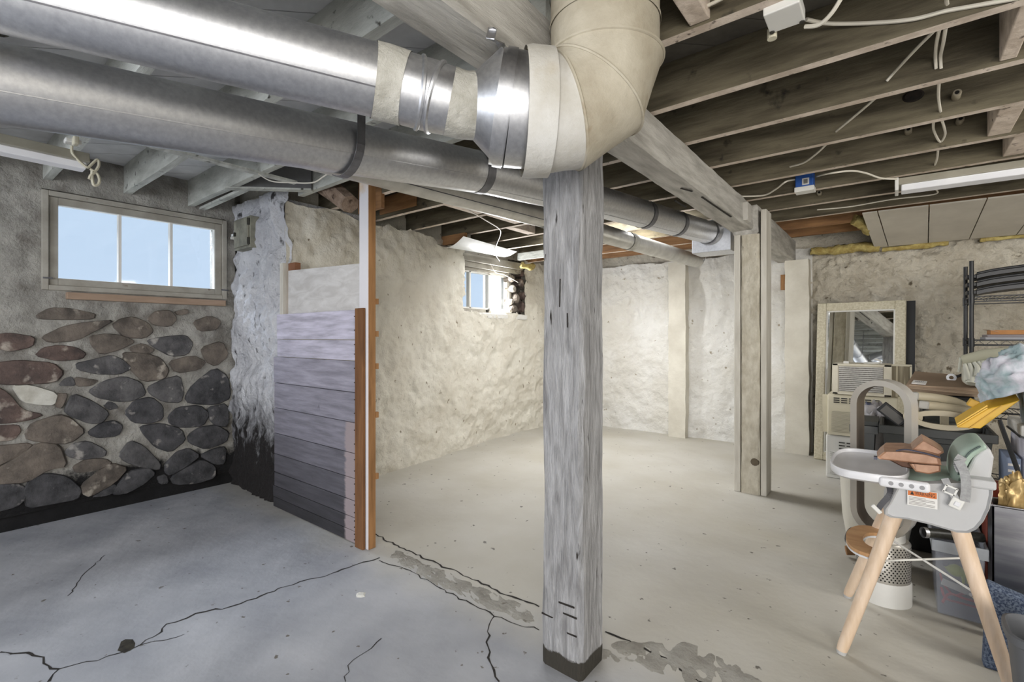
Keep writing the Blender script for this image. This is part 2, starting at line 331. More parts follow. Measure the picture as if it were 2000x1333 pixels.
ST = [(Z7(p), m) for p, m in [
 ([(595, 25), (700, 10), (800, 25), (868, 60), (780, 105), (660, 140), (600, 80)], 1), ([(240, 150), (290, 100), (380, 85), (480, 95), (548, 135), (520, 170), (380, 182)], 2),
 ([(510, 200), (600, 180), (720, 150), (790, 180), (845, 230), (760, 270), (620, 265), (520, 240)], 0), ([(805, 135), (940, 140), (1040, 170), (1085, 240), (1060, 295), (930, 312), (865, 250), (815, 190)], 1),
 ([(845, 95), (930, 70), (1000, 115), (960, 138), (860, 125)], 1), ([(960, 50), (1080, 30), (1200, 20), (1245, 70), (1210, 140), (1110, 150), (1000, 90)], 0),
 ([(1100, 190), (1250, 150), (1330, 190), (1290, 240), (1150, 260)], 1), ([(0, 200), (120, 185), (330, 200), (395, 260), (340, 320), (80, 335), (-60, 320), (-60, 220)], 2),
 ([(380, 345), (420, 300), (465, 285), (492, 345)], 0), ([(490, 290), (560, 300), (640, 310), (590, 345), (500, 350)], 1),
 ([(590, 380), (680, 320), (800, 290), (900, 325), (940, 400), (850, 440), (760, 445), (640, 420)], 0), ([(960, 360), (1060, 310), (1160, 285), (1185, 380), (1165, 450), (1060, 445), (985, 400)], 0),
 ([(1215, 420), (1260, 340), (1390, 240), (1470, 290), (1490, 420), (1400, 462), (1240, 455)], 3), ([(428, 510), (480, 405), (600, 450), (700, 520), (660, 580), (580, 588), (460, 540)], 0),
 ([(640, 430), (740, 455), (770, 490), (700, 505)], 0), ([(820, 520), (880, 445), (980, 425), (1050, 480), (1050, 560), (960, 588), (870, 580)], 3),
 ([(1100, 545), (1160, 490), (1290, 478), (1350, 530), (1310, 605), (1180, 615), (1110, 590)], 3), ([(1350, 490), (1475, 465), (1478, 610), (1400, 600), (1360, 560)], 3),
 ([(-40, 350), (50, 395), (140, 500), (270, 530), (200, 560), (80, 580), (-60, 590)], 2), ([(-60, 605), (110, 600), (130, 640), (90, 695), (-60, 710)], 2),
 ([(178, 650), (220, 590), (380, 540), (450, 560), (540, 640), (470, 700), (400, 720), (190, 695)], 1), ([(582, 640), (660, 590), (740, 575), (790, 610), (760, 670), (640, 682), (590, 665)], 3),
 ([(920, 615), (1050, 595), (1170, 630), (1195, 700), (1100, 770), (1010, 740), (940, 660)], 3), ([(1230, 670), (1300, 620), (1400, 605), (1475, 650), (1460, 710), (1340, 755), (1240, 715)], 3),
 ([(-60, 745), (210, 718), (130, 800), (-60, 880)], 1), ([(-40, 900), (110, 820), (240, 725), (370, 735), (420, 870), (300, 890), (180, 965), (-40, 980)], 1),
 ([(428, 775), (480, 725), (570, 708), (680, 765), (670, 805), (520, 825), (450, 805)], 0), ([(480, 870), (560, 825), (680, 822), (720, 850), (620, 895), (500, 910)], 1),
 ([(780, 800), (850, 710), (930, 740), (1035, 850), (1025, 890), (910, 870), (820, 840)], 0), ([(1080, 850), (1150, 780), (1220, 757), (1290, 800), (1210, 865), (1110, 925), (1080, 900)], 3),
 ([(1120, 940), (1220, 875), (1310, 832), (1390, 870), (1390, 940), (1280, 975), (1150, 985)], 3), ([(535, 990), (640, 900), (720, 855), (820, 885), (740, 975), (590, 1060), (545, 1040)], 1),
 ([(740, 1030), (830, 910), (960, 885), (1000, 920), (940, 975), (840, 1035), (760, 1050)], 3), ([(-60, 990), (150, 990), (160, 1080), (100, 1130), (-60, 1170)], 3),
 ([(158, 1040), (210, 955), (310, 922), (430, 940), (520, 1020), (490, 1080), (350, 1105), (190, 1135)], 3), ([(1020, 940), (1080, 925), (1095, 980), (1040, 985)], 3),
 ([(600, 1070), (700, 1005), (745, 985), (760, 1030), (690, 1060)], 3), ([(365, 400), (440, 400), (400, 490), (358, 480)], 1), ([(-40, 20), (60, 5), (215, 30), (200, 90), (60, 120), (-40, 90)], 2),
 ([(85, 350), (200, 345), (365, 395), (345, 470), (240, 465), (150, 450)], 4), ([(1310, 100), (1440, 60), (1480, 150), (1400, 215), (1340, 185)], 1), ([(1300, 800), (1380, 760), (1465, 745), (1455, 850), (1395, 855)], 3)]]
ST += [(Z6(p), m) for p, m in [([(290, 1010), (380, 960), (520, 965), (690, 1000), (680, 1040), (500, 1045), (300, 1040)], 1), ([(330, 1170), (470, 1100), (620, 1070), (830, 1055), (700, 1130), (560, 1200), (380, 1210)], 1),
 ([(845, 1090), (900, 1045), (990, 1030), (1090, 1070), (1130, 1130), (1070, 1180), (930, 1175)], 1), ([(1095, 1040), (1160, 985), (1260, 980), (1310, 1040), (1260, 1095), (1150, 1085)], 1),
 ([(1300, 985), (1390, 968), (1400, 1000), (1330, 1015)], 1), ([(1440, 1060), (1560, 1020), (1640, 1060), (1600, 1120), (1480, 1130)], 1)]]
def stone(pix, mi, sd):
    P = [onx(px, py, XW) for px, py in pix]; P = [Vector((p.y, p.z)) for p in P]
    q = []
    for a, b in zip(P, P[1:] + P[:1]): q += [a.lerp(b, .18), a.lerp(b, .82)]
    c = sum(q, Vector((0, 0))) / len(q); n = len(q); R = max((p - c).length for p in q); mb = MB(); vs = []
    for k, (s, d) in enumerate(((1.0, -.03), (.985, .010), (.93, .022), (.6, .026))):
        for p in q:
            w = c + (p - c) * (s * 1.14); vs.append((XW + d * min(1, R / .1) + (.010 * fr((sd, w.x, w.y), 9) if k else 0), w.x, w.y))
    vs.append((XW + .027 * min(1, R / .1), c.x, c.y)); fs = []
    for k in range(3):
        for i in range(n): j = (i + 1) % n; fs.append((k * n + i, k * n + j, (k + 1) * n + j, (k + 1) * n + i))
    for i in range(n): fs.append((3 * n + i, 3 * n + (i + 1) % n, 4 * n))
    mb.add(vs, fs).build('stone', stone_m[mi], wall_left, smooth=40)
for i, (p, m) in enumerate(ST): stone(p, m, i * 3.1)
# stones of the same wall beyond the frame, so the wall goes on
random.seed(11)
for y in [-.25 - .42 * i for i in range(6)]:
    for z in (.32, .62, .92, 1.2):
        cy = y + random.uniform(-.08, .08); w = random.uniform(.13, .19); h = random.uniform(.09, .13)
        pts = []
        for k in range(7):
            a = 2 * math.pi * k / 7; d = proj_p = None; pts.append(Vector((cy + w * math.cos(a) * random.uniform(.8, 1.05), z + h * math.sin(a) * random.uniform(.8, 1.05))))
        q = []
        for a, b in zip(pts, pts[1:] + pts[:1]): q += [a.lerp(b, .22), a.lerp(b, .78)]
        c = sum(q, Vector((0, 0))) / len(q); n = len(q); vs = []
        for s_, d_ in ((1, -.03), (.95, .016), (.6, .034)): vs += [(XW + d_, *(c + (p - c) * s_)) for p in q]
        fs = [(k * n + i, k * n + (i + 1) % n, (k + 1) * n + (i + 1) % n, (k + 1) * n + i) for k in range(2) for i in range(n)] + [tuple(2 * n + i for i in range(n))]
        MB().add(vs, fs).build('stone', stone_m[random.randrange(4)], wall_left, smooth=40)
# ---- window in the stone wall
frame_m = mat('grey_window_paint', S(172, 168, 158), S(146, 141, 130), rough=.7, scale=5, bump=.15, spots=S(110, 96, 78), spot_scale=12, spot_at=.74)
sash_m = plain('white_window_putty', S(228, 226, 220), .6)
pane_m = glass_mat('window_glass', gloss=.05)
def rect_frame(mb, x0, x1, y0, y1, z0, z1, w, wb=None):
    wb = wb or w
    mb.box(x0, x1, y0, y0 + w, z0, z1).box(x0, x1, y1 - w, y1, z0, z1).box(x0, x1, y0 + w, y1 - w, z1 - w, z1).box(x0, x1, y0 + w, y1 - w, z0, z0 + wb); return mb
win1 = struct(rect_frame(MB(), -4.70, -4.575, .575, 1.745, 1.625, 2.315, .035).build('window_1', frame_m, bevel=.004))
rect_frame(MB(), -4.66, -4.60, .612, 1.708, 1.662, 2.278, .05).build('sash', frame_m, win1, bevel=.003)
rect_frame(MB(), -4.65, -4.615, .655, 1.665, 1.70, 2.235, .008).build('putty', sash_m, win1)
for y in (1.008, 1.34): MB().box(-4.655, -4.607, y - .009, y + .009, 1.70, 2.24).build('muntin', sash_m, win1)
for a, b in ((.66, 1.0), (1.017, 1.331), (1.349, 1.66)): MB().box(-4.636, -4.632, a, b, 1.705, 2.23).build('pane', pane_m, win1)
sill_m = mat('bare_sill_wood', S(166, 142, 122), S(146, 124, 104), rough=.8, scale=4, stretch=(4, 1, 8))
MB().box(-4.62, -4.555, .70, 1.73, 1.565, 1.615).build('sill', sill_m, win1, bevel=.005)
for y in (.6, 1.72): MB().box(-4.575, -4.568, y - .02, y + .03, 1.70, 1.712).build('latch', galv_dull, win1)
# ---- pier: whitewashed end of the long wall
def pier(u, v):
    x = XW + .02 + u * (-3.70 - XW - .02); z = v * 2.45; e = max(0, (u - .85) / .15)
    d = .05 * fr((x, 1, z), 3.2) + .035 * abs(fr((x * 1.6, 4, z * .6), 6)) + .012 * fr((x, 9, z * .7), 14)
    return (x + .02 * fr((3, x, z), 4) * e, 1.80 - d + .07 * e * e, z if v > .001 else -.01)
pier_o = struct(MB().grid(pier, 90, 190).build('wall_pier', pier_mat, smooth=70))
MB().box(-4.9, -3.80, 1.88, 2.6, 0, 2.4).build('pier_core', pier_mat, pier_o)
# small iron flue door on the pier
iron = mat('weathered_flue_door_paint', S(150, 148, 132), S(110, 108, 96), rough=.7, scale=10, bump=.2)
iron_d = plain('dark_iron', S(54, 52, 46), .6, metal=.3)
pd = ony(476, 455, 1.765); fd = thing('flue_door', 'small iron clean-out door with hinges and latch high on the white pier', 'door', (pd.x, 1.77, pd.z - .1))
fa = ony(462, 432, 1.75); fb = ony(493, 483, 1.75); yy = 1.745
MB().box(fa.x, fb.x, yy - .012, yy + .06, fb.z, fa.z).build('frame', iron, fd, bevel=.004)
MB().box(fa.x + .018, fb.x - .02, yy - .024, yy - .012, fb.z + .018, fa.z - .018).build('door_leaf', iron, fd, bevel=.003)
for z in (fb.z + .05, fa.z - .05): MB().tube([(fb.x - .012, yy - .022, z - .028), (fb.x - .012, yy - .022, z + .028)], .011, 8).build('hinge', iron_d, fd)
zc = (fa.z + fb.z) / 2
MB().box(fa.x - .02, fa.x + .05, yy - .034, yy - .022, zc - .01, zc + .01).box(fa.x - .02, fa.x - .008, yy - .034, yy, zc - .03, zc + .01).build('latch', plastic_w, fd)
MB().box(fa.x + .045, fa.x + .062, yy - .04, yy - .02, zc - .016, zc + .016).build('keeper', iron_d, fd)
# ---- long whitewashed wall with the second window
def wx(y): return -3.72 - .26 * min(1, max(0, (y - 2.4) / 2.2))
def wbk(u, v):
    y = 1.84 + u * (YN + .1 - 1.84); top = 2.36 + .05 * fr((y, 2, 2), 2.2) + .02 * fr((y, 4, 4), 9); z = v * top
    d = .04 * fr((1, y, z), 2.4) + .018 * fr((7, y, z), 6) - .016 * abs(fr((3, y * 1.3, z), 5)) + .006 * fr((9, y, z), 20)
    return (wx(y) + d, y, z)
def hole2(u, v):
    y = 1.84 + u * (YN + .1 - 1.84); z = v * 2.36; e = .03 * fr((y, z, 1), 8)
    return 4.04 + e < y < 5.30 + e and z > 1.6 + e * .6 and not (y > 5.22 and z > 2.35)
wall_back = struct(MB().grid(wbk, 240, 130, skip=hole2).build('wall_back', plaster_cream, smooth=70))
MB().box(-4.6, -4.1, 2.6, 3.98, 0, ZD).box(-4.6, -4.08, 3.98, 5.36, 0, 1.57).box(-4.6, -4.1, 5.36, 6.6, 0, ZD).box(-4.9, -4.1, 1.9, 2.6, 0, ZD).box(-4.6, -4.12, 3.9, 5.4, 2.2, ZD).build('wall_core', plaster_cream, wall_back)
MB().box(-4.14, -3.965, 4.02, 5.33, 1.53, 1.595).build('window_ledge', plaster_white, wall_back, bevel=.01)
# broken reveal stones beside the second window
random.seed(5)
for i, (px, py, w, h) in enumerate([(1000, 545, .07, .06), (1018, 552, .06, .07), (1003, 565, .07, .06), (1010, 583, .07, .08), (1024, 578, .05, .06), (999, 590, .05, .05), (1005, 603, .08, .06), (1022, 600, .05, .08), (1012, 530, .09, .05), (1027, 560, .05, .05), (1020, 535, .06, .05), (996, 608, .05, .04)]):
    p = onx(px, py, -4.02); d = .05; vs = []
    q = [(math.cos(2 * math.pi * k / 8) * random.uniform(.75, 1) * w, math.sin(2 * math.pi * k / 8) * random.uniform(.75, 1) * h) for k in range(8)]
    for s, dd in ((1, -.1), (.95, .0), (.6, .02)): vs += [(p.x + dd, p.y + a * s, p.z + b * s) for a, b in q]
    fs = [(k * 8 + i_, k * 8 + (i_ + 1) % 8, k * 8 + 8 + (i_ + 1) % 8, k * 8 + 8 + i_) for k in range(2) for i_ in range(8)] + [tuple(range(16, 24))]
    MB().add(vs, fs).build('stone', [stone_m[1], stone_m[2], mat('pale_reveal_stone', S(166, 160, 150), S(120, 112, 102), rough=.9, scale=9, bump=.4)][i % 3], wall_back)
rub = mat('dark_reveal_rubble', S(92, 84, 76), S(44, 40, 36), rough=.95, scale=12, bump=1, bscale=18)
MB().grid(lambda u, v: (-4.10 + .03 * fr((u * 3, v * 3, 2), 2), 5.06 + u * .30, 1.6 + v * .75), 12, 20).build('rubble_reveal', rub, wall_back, smooth=60)
win2 = struct(rect_frame(MB(), -4.16, -4.06, 4.0, 5.09, 1.60, 2.16, .045).build('window_2', frame_m, bevel=.004))
rect_frame(MB(), -4.15, -4.085, 4.04, 5.05, 1.645, 2.115, .02).build('sash', sash_m, win2)
for y in (4.31, 4.66): MB().box(-4.14, -4.085, y - .012, y + .012, 1.65, 2.11).build('muntin', sash_m, win2)
for a, b in ((4.06, 4.298), (4.322, 4.648), (4.672, 5.03)): MB().box(-4.118, -4.114, a, b, 1.66, 2.1).build('pane', pane_m, win2)
MB().box(-4.2, -4.196, 4.672, 5.04, 1.64, 2.12).build('white_blind', mat('backlit_white_blind', (1, 1, 1), (.9, .9, .92), rough=.9, scale=3, emit=.35), win2)
MB().box(-4.05, -4.02, 4.0, 5.2, 2.15, 2.21).box(-4.04, -3.98, 4.0, 5.25, 2.21, 2.30).build('lintel_board', frame_m, win2, bevel=.004)
MB().tube([(-4.05, 4.58, 1.625), (-4.02, 4.58, 1.625)], .02, 8).build('catch', iron_d, win2)
# ---- far wall, its smooth whitewashed part and the lumpy part past the beam
def wfar(u, v):
    x = -4.05 + u * (-.72 + 4.05); z = v * (2.30 + .03 * fr((x, 0, 3), 3))
    return (x, YN + .03 * fr((x, 3, z), 2) + .016 * fr((x, 6, z), 6) + .014 * abs(fr((x * 1.3, 2, z), 5)) + .005 * fr((x, 6, z), 20), z)
wall_far = struct(MB().grid(wfar, 190, 130).build('wall_far', plaster_white, smooth=70))
def wfr(u, v):
    x = -.76 + u * (XE + .76); z = v * (2.25 + .03 * fr((x, 0, 3), 3)); e = min(1, u * 12)
    return (x, 6.36 - e * .04 - .045 * fr((x, 3, z), 3.4) - .06 * abs(fr((x * 1.2, 8, z), 6)) - .022 * fr((x, 1, z), 16), z)
wall_far_r = struct(MB().grid(wfr, 250, 160).build('wall_far_right', plaster_rough, smooth=70))
MB().box(-4.6, XE, YN + .12, YN + .3, 0, ZD).build('wall_core', plaster_rough, wall_far)
pil_m = mat('limewashed_pilaster', S(218, 214, 202), S(200, 195, 182), rough=.9, scale=3, bump=.3, bscale=12)
def pil(x0, x1, y0, z1, nm):
    n = 20; mb = MB()
    def fn(u, v):
        z = v * z1; k = .008
        if u < .25: p = (x0, YN + .05 - (YN + .05 - y0) * u / .25)
        elif u < .75: p = (x0 + (x1 - x0) * (u - .25) / .5, y0)
        else: p = (x1, y0 + (YN + .05 - y0) * (u - .75) / .25)
        return (p[0] + k * fr((p[0], 1, z), 5), p[1] + k * fr((p[1], 2, z), 5), z)
    return mb.grid(fn, 16, 40).add([(x0, y0, z1), (x1, y0, z1), (x1, YN, z1), (x0, YN, z1)], [(0, 1, 2, 3)]).build(nm, pil_m, wall_far, smooth=35)
pil(-2.31, -2.09, 6.18, 2.26, 'pilaster'); pil(-.965, -.735, 6.13, 2.15, 'pilaster')
p = ony(1531, 537, 6.25); q = ony(1528, 567, 6.25)
tag(MB().box(p.x - .03, p.x + .02, 6.225, 6.27, q.z, p.z).build('wood_block', studwood, bevel=.003), 'small bare wood block fixed to the white wall beside the pilaster', 'block')
# ---- walls behind the camera
wall_right = struct(MB().box(XE, XE + .1, YS - .1, YN + .1, 0, ZD).build('wall_right', plaster_cream))
wall_rear = struct(MB().box(-5.0, XE, YS - .1, YS, 0, ZD).build('wall_rear', plaster_cream))
# ================================================================= CEILING
ceiling = struct(MB().box(-5.0, XE + .1, YS - .1, YN + .3, ZD + .03, ZD + .1).build('ceiling', deck_dark))
def clip(poly, a, b, c):
    out = []
    for p, q in zip(poly, poly[1:] + poly[:1]):
        fp = a * p[0] + b * p[1] - c; fq = a * q[0] + b * q[1] - c
        if fp <= 0: out.append(p)
        if fp * fq < 0:
            t = fp / (fp - fq); out.append((p[0] + (q[0] - p[0]) * t, p[1] + (q[1] - p[1]) * t))
    return out
def boards(x0, x1, y0, y1, m, w=.19, z=ZD):
    k = x0 - y1; step = w * 1.414
    while k < x1 - y0:
        P = clip(clip([(x0, y0), (x1, y0), (x1, y1), (x0, y1)], 1, -1, k + step - .008), -1, 1, -k)
        if len(P) > 2: MB().prism([(a, b, z) for a, b in P], (0, 0, .028)).build('board', m, ceiling)
        k += step
boards(-4.95, -1.0, YS, 1.92, deck_pale); boards(-1.0, XE, YS, 1.92, deck_dark); boards(-4.6, XE, 1.92, YN + .3, deck_dark)
def joist(x0, x1, y, ms, z=ZJ, th=.045, sag=0):
    mb = MB(); n = 14
    for i in range(n):
        a = x0 + (x1 - x0) * i / n; b = x0 + (x1 - x0) * (i + 1) / n
        pass
    vs = []
    for i in range(n + 1):
        x = x0 + (x1 - x0) * i / n; e = .006 * fr((x, y, 1), 2.5); f_ = .005 * fr((x, y, 5), 2)
        vs += [(x, y - th + f_, z + e), (x, y + f_, z + e * .6), (x, y + f_, ZD - .001), (x, y - th + f_, ZD - .001)]
    for i in range(n):
        k = 4 * i; mb.add([], [])
        for q, mi in (((0, 1, 5, 4), 1), ((1, 2, 6, 5), 0), ((3, 0, 4, 7), 0), ((2, 3, 7, 6), 0)): mb.f.append(tuple(k + j for j in q)); mb.m.append(mi)
    mb.v = [Vector(v) for v in vs]; mb.f += [(0, 1, 2, 3), tuple(4 * n + j for j in (3, 2, 1, 0))]; mb.m += [0, 0]
    return mb.build('joist', ms, ceiling)
dark = [joist_dark, joist_edge]; pale = [joist_pale, joist_pale]; orange = [joist_orange, joist_orange]
for y in (2.29, 2.77, 3.25, 3.75, 4.22, 4.68, 5.15): joist(-3.95, XE, y, dark)
for y in (5.62, 6.08): joist(-4.0, XE, y, orange)
joist(-4.02, -1.2, 5.40, [joist_orange, joist_edge], z=2.33)
for y in (.20, .63, 1.07, 1.50): joist(-4.65, -1.0, y, pale)
joist(-3.60, -1.0, 1.92, pale)
joist(-1.0, XE, 1.775, dark)
for y in (-1.6, -1.1, -.6, -.1, .4, .9): joist(-1.0, XE, y, dark)
for y in (-1.7, -1.25, -.75, -.25): joist(-4.65, -1.0, y, pale)
kp = ony(1784, 187, 3.203); MB().lathe(kp, [(0, -.003), (.035, -.003), (.045, .004)], 18, axis=(0, 1, 0), sy=.7).build('knot', mat('black_knot', S(40, 33, 26), S(22, 18, 14), rough=.95, scale=30), ceiling)
# strips, headers and blocking between joists
MB().box(-3.32, -3.27, .25, 1.70, ZJ - .016, ZJ).build('strip', joist_pale, ceiling)
MB().bar((-3.80, 1.47, 2.50), (-3.38, 1.87, 2.50), .04, .22).build('header', mat('grey_header_board', S(112, 112, 112), S(92, 92, 92), rough=.9, scale=6), ceiling)
MB().bar((-3.82, 1.45, 2.385), (-3.38, 1.87, 2.385), .06, .012).build('strip', joist_pale, ceiling)
MB().bar((-4.63, 1.56, 2.385), (-3.75, 1.55, 2.385), .045, .02).build('strip', joist_pale, ceiling)
def block(x, y0, y1, w=.05, m=joist_edge, z0=ZJ + .01): MB().box(x - w / 2, x + w / 2, y0, y1, z0, ZD - .005).build('blocking', m, ceiling, bevel=.004)
for px, py, z, y0, y1, w in [(1325, 30, 2.45, 1.30, 1.73, .07), (1990, 80, 2.45, 2.29, 2.72, .05), (1965, 240, 2.45, 3.25, 3.70, .09), (1992, 290, 2.45, 3.75, 4.17, .09)]:
    d = ray(px, py); t = ((y0 + y1) / 2) / d.y; block(d.x * t, y0, y1, w)
for px, py, y0, y1 in [(780, 375, 1.92, 2.24), (905, 412, 2.77, 3.2), (985, 432, 3.25, 3.7), (1015, 448, 3.75, 4.17)]:
    d = ray(px, py); t = ((y0 + y1) / 2) / d.y; block(d.x * t, y0, y1, .10)
# rough timbers wedged in the opening above the partition
rough_t = mat('rough_hewn_timber', S(172, 150, 132), S(118, 98, 82), rough=.9, scale=4, stretch=(3, 3, 3), bump=.9, bscale=14, spots=S(70, 52, 40), spot_scale=14, spot_at=.64)
MB().tube([(-3.55, 2.02, 2.52), (-3.32, 2.02, 2.40), (-3.12, 2.02, 2.27)], [.075, .08, .07], 7).build('blocking', rough_t, ceiling)
MB().box(-3.35, -3.05, 2.24, 2.27, 2.28, 2.55).build('blocking', joist_orange, ceiling)
MB().box(-3.70, -3.2, 2.70, 2.715, 2.42, 2.57).build('blocking', joist_orange, ceiling)
MB().box(-3.90, -3.55, 3.66, 3.70, 2.30, 2.40).build('blocking', joist_orange, ceiling)
MB().box(-3.90, -2.75, 5.02, 5.06, 2.31, 2.40).build('header', joist_pale, ceiling)
# white ceiling panels that slope down to the far wall
panel_m = mat('white_ceiling_panel', S(206, 200, 188), S(192, 186, 174), rough=.85, scale=3, bump=.1, spots=S(120, 112, 102), spot_scale=12, spot_at=.76)
tops = [(-.227, 5.21), (-.116, 5.21), (.221, 5.23), (.565, 5.25), (.90, 5.27), (1.3, 5.27), (1.8, 5.27)]
bots = [(-.168, 6.2), (-.052, 6.2), (.255, 6.2), (.546, 6.2), (.854, 6.2), (1.25, 6.2), (1.75, 6.2)]
for i in range(6):
    g = .004; a, b = tops[i], tops[i + 1]; c_, d_ = bots[i], bots[i + 1]
    MB().prism([(a[0] + g, a[1], 2.375), (b[0] - g, b[1], 2.375), (d_[0] - g, d_[1], 2.215), (c_[0] + g, c_[1], 2.215)], (0, .002, .012)).build('ceiling_panel', panel_m, ceiling)
# yellow insulation along the sill
insul = mat('yellow_fibre_insulation', S(206, 190, 124), S(158, 136, 76), rough=1, scale=18, bump=1, bscale=30)
def fluff(pts, r, nm='insulation', par=None):
    path = smooth_path(pts, 8); mb = MB().tube(path, [r * (1 + .35 * fr((p.x, p.y, p.z), 9)) for p in path], 9)
    for v in mb.v: v += Vector((fr(v, 25), fr(v + Vector((3, 3, 3)), 25), fr(v + Vector((7, 1, 1)), 25))) * r * .35
    return mb.build(nm, insul, par, smooth=80)
fluff([(-.72, 6.19, 2.24), (-.5, 6.2, 2.23), (-.3, 6.2, 2.235), (-.12, 6.21, 2.225)], .045, par=ceiling)
fluff([(-.1, 6.22, 2.19), (.2, 6.22, 2.195), (.4, 6.22, 2.20)], .025, par=ceiling); fluff([(.62, 6.22, 2.20), (.85, 6.22, 2.20), (1.3, 6.22, 2.2)], .02, par=ceiling)
fluff([(-.30, 5.55, 2.40), (-.22, 5.62, 2.36), (-.20, 5.8, 2.33)], .05, par=ceiling)
p = onx(1018, 518, -3.85); fluff([p, p + Vector((.05, .12, -.02)), p + Vector((0, .25, .02))], .04, par=ceiling)
# curved white duct liner tucked above the second window
sh = mat('white_sheet_liner', S(206, 208, 204), S(180, 180, 176), rough=.5, scale=3)
tag(MB().grid(lambda u, v: Vector((-3.86 + .40 * v * (1 - .3 * u), 3.55 + 1.05 * u, 2.30 - .07 * math.sin(math.pi * v) * (1 - .6 * u) + .03 * v)), 20, 10).build('sheet_liner', sh, smooth=80), 'curved white sheet liner tucked under the joists above the small window', 'liner')
# ================================================================= BEAM AND POSTS
def hewn(x0, x1, y0, y1, z0, z1, ax, mats, name, parent=None, amp=.006, n=60, label=None):
    """squared timber with wavering faces; ax is the long axis"""
    mb = MB(); L0, L1 = ((x0, x1), (y0, y1), (z0, z1))[ax]; o = [a for a in range(3) if a != ax]; R = ((x0, x1), (y0, y1), (z0, z1))
    ring = []
    A, B = R[o[0]], R[o[1]]; c = .012
    for s in (0, .5, 1): ring.append((A[0] + c + (A[1] - A[0] - 2 * c) * s, B[0]))
    for s in (0, .5, 1): ring.append((A[1], B[0] + c + (B[1] - B[0] - 2 * c) * s))
    for s in (1, .5, 0): ring.append((A[0] + c + (A[1] - A[0] - 2 * c) * s, B[1]))
    for s in (1, .5, 0): ring.append((A[0], B[0] + c + (B[1] - B[0] - 2 * c) * s))
    m = len(ring)
    for i in range(n + 1):
        l = L0 + (L1 - L0) * i / n
        for j, (a, b) in enumerate(ring):
            p = [0, 0, 0]; p[ax] = l; p[o[0]] = a; p[o[1]] = b
            p[o[0]] += amp * fr((l, j * .7, 1 + x0), 3.5) ; p[o[1]] += amp * fr((l, j * .7, 5 + x0), 3.5); mb.v.append(Vector(p))
    for i in range(n):
        for j in range(m): mb.f.append((i * m + j, i * m + (j + 1) % m, (i + 1) * m + (j + 1) % m, (i + 1) * m + j)); mb.m.append(0)
    mb.f += [tuple(range(m)), tuple(n * m + j for j in range(m))]; mb.m += [0, 0]
    return mb.build(name, mats, parent, smooth=30, label=label)
beam = thing('ceiling_beam', 'long whitewashed timber beam running under the joists from duct to far wall', 'beam', (-1, 4.2, 2.16))
hewn(-1.095, -.92, YS, 4.42, 2.188, ZJ - .002, 1, whitewood, 'beam_length', beam, n=110)
hewn(-1.07, -.88, 4.36, 6.27, 2.15, ZJ - .002, 1, whitewood, 'beam_length', beam, n=40)
crk = plain('dark_timber_check', S(40, 36, 32), 1)
for pts in [[(1371, 385), (1400, 405), (1428, 424)], [(1318, 392), (1340, 405)], [(1330, 368), (1352, 374)], [(1462, 470), (1478, 462)]]:
    ps = [fl(a, b, 2.182) for a, b in pts]; mb = MB()
    for a, b in zip(ps, ps[1:]): mb.bar(a, b, .012, .004)
    mb.build('check', crk, beam)
MB().box(-.925, -.885, 4.02, 4.14, 2.20, 2.34).build('cleat', mat('whitewashed_cleat', S(196, 193, 186), S(176, 172, 164), rough=.8), beam, bevel=.004)
for x0, x1, y0, y1, z0, m in ((-.90, -.84, 5.2, 5.26, 2.2, joist_edge),): pass
main = thing('timber_post', 'thick whitewashed square timber post standing alone under the wrapped duct elbow', 'post', (-1.01, 1.66, 0))
hewn(-1.10, -.92, 1.575, 1.752, 0, 2.182, 2, postwood, 'shaft', main, amp=.007, n=80)
for z, x0, x1 in ((.200, -1.10, -1.03), (.27, -1.02, -.95), (.235, -1.0, -.94), (.165, -1.01, -.94)):
    MB().bar((x0, 1.5735, z), (x1, 1.5735, z + random.uniform(-.012, .006)), .003, .006, up=(0, 0, 1)).build('saw_cut', crk, main)
for px, y0, y1 in ((1066, 497, 510), (1094, 545, 600), (1108, 612, 640)):
    a = ony(px, y0, 1.571); b = ony(px + random.uniform(-2, 3), y1, 1.571); MB().bar(a, b, .0025, .004, up=(0, -1, 0)).build('check', crk, main)
p2 = thing('braced_timber_post', 'whitewashed timber post sandwiched between side planks, standing on the painted floor', 'post', (-.93, 4.43, 0))
hewn(-1.005, -.865, 4.33, 4.53, 0, 2.145, 2, mat('cream_post_timber', S(212, 206, 190), S(184, 176, 158), rough=.85, scale=5, stretch=(4, 4, 2), bump=.8, bscale=9, spots=S(90, 78, 60), spot_scale=8, spot_at=.74, soft=.03, spot_stretch=(4, 4, 1)), 'shaft', p2, n=50)
plank_w = mat('whitewashed_plank', S(210, 206, 196), S(188, 183, 172), rough=.85, scale=3, stretch=(6, 6, 1), bump=.3)
MB().box(-1.06, -1.012, 4.335, 4.53, 0, 2.155).build('side_plank', plank_w, p2, bevel=.006)
MB().box(-.858, -.815, 4.34, 4.54, 0, 2.34).build('side_plank', plank_w, p2, bevel=.006)
MB().lathe((-.90, 4.327, .27), [(.0, -.006), (.028, -.006), (.035, .01)], 12, axis=(0, 1, 0)).build('knot', mat('dark_knot', S(110, 100, 84), S(80, 70, 56), rough=.9), p2, smooth=True)
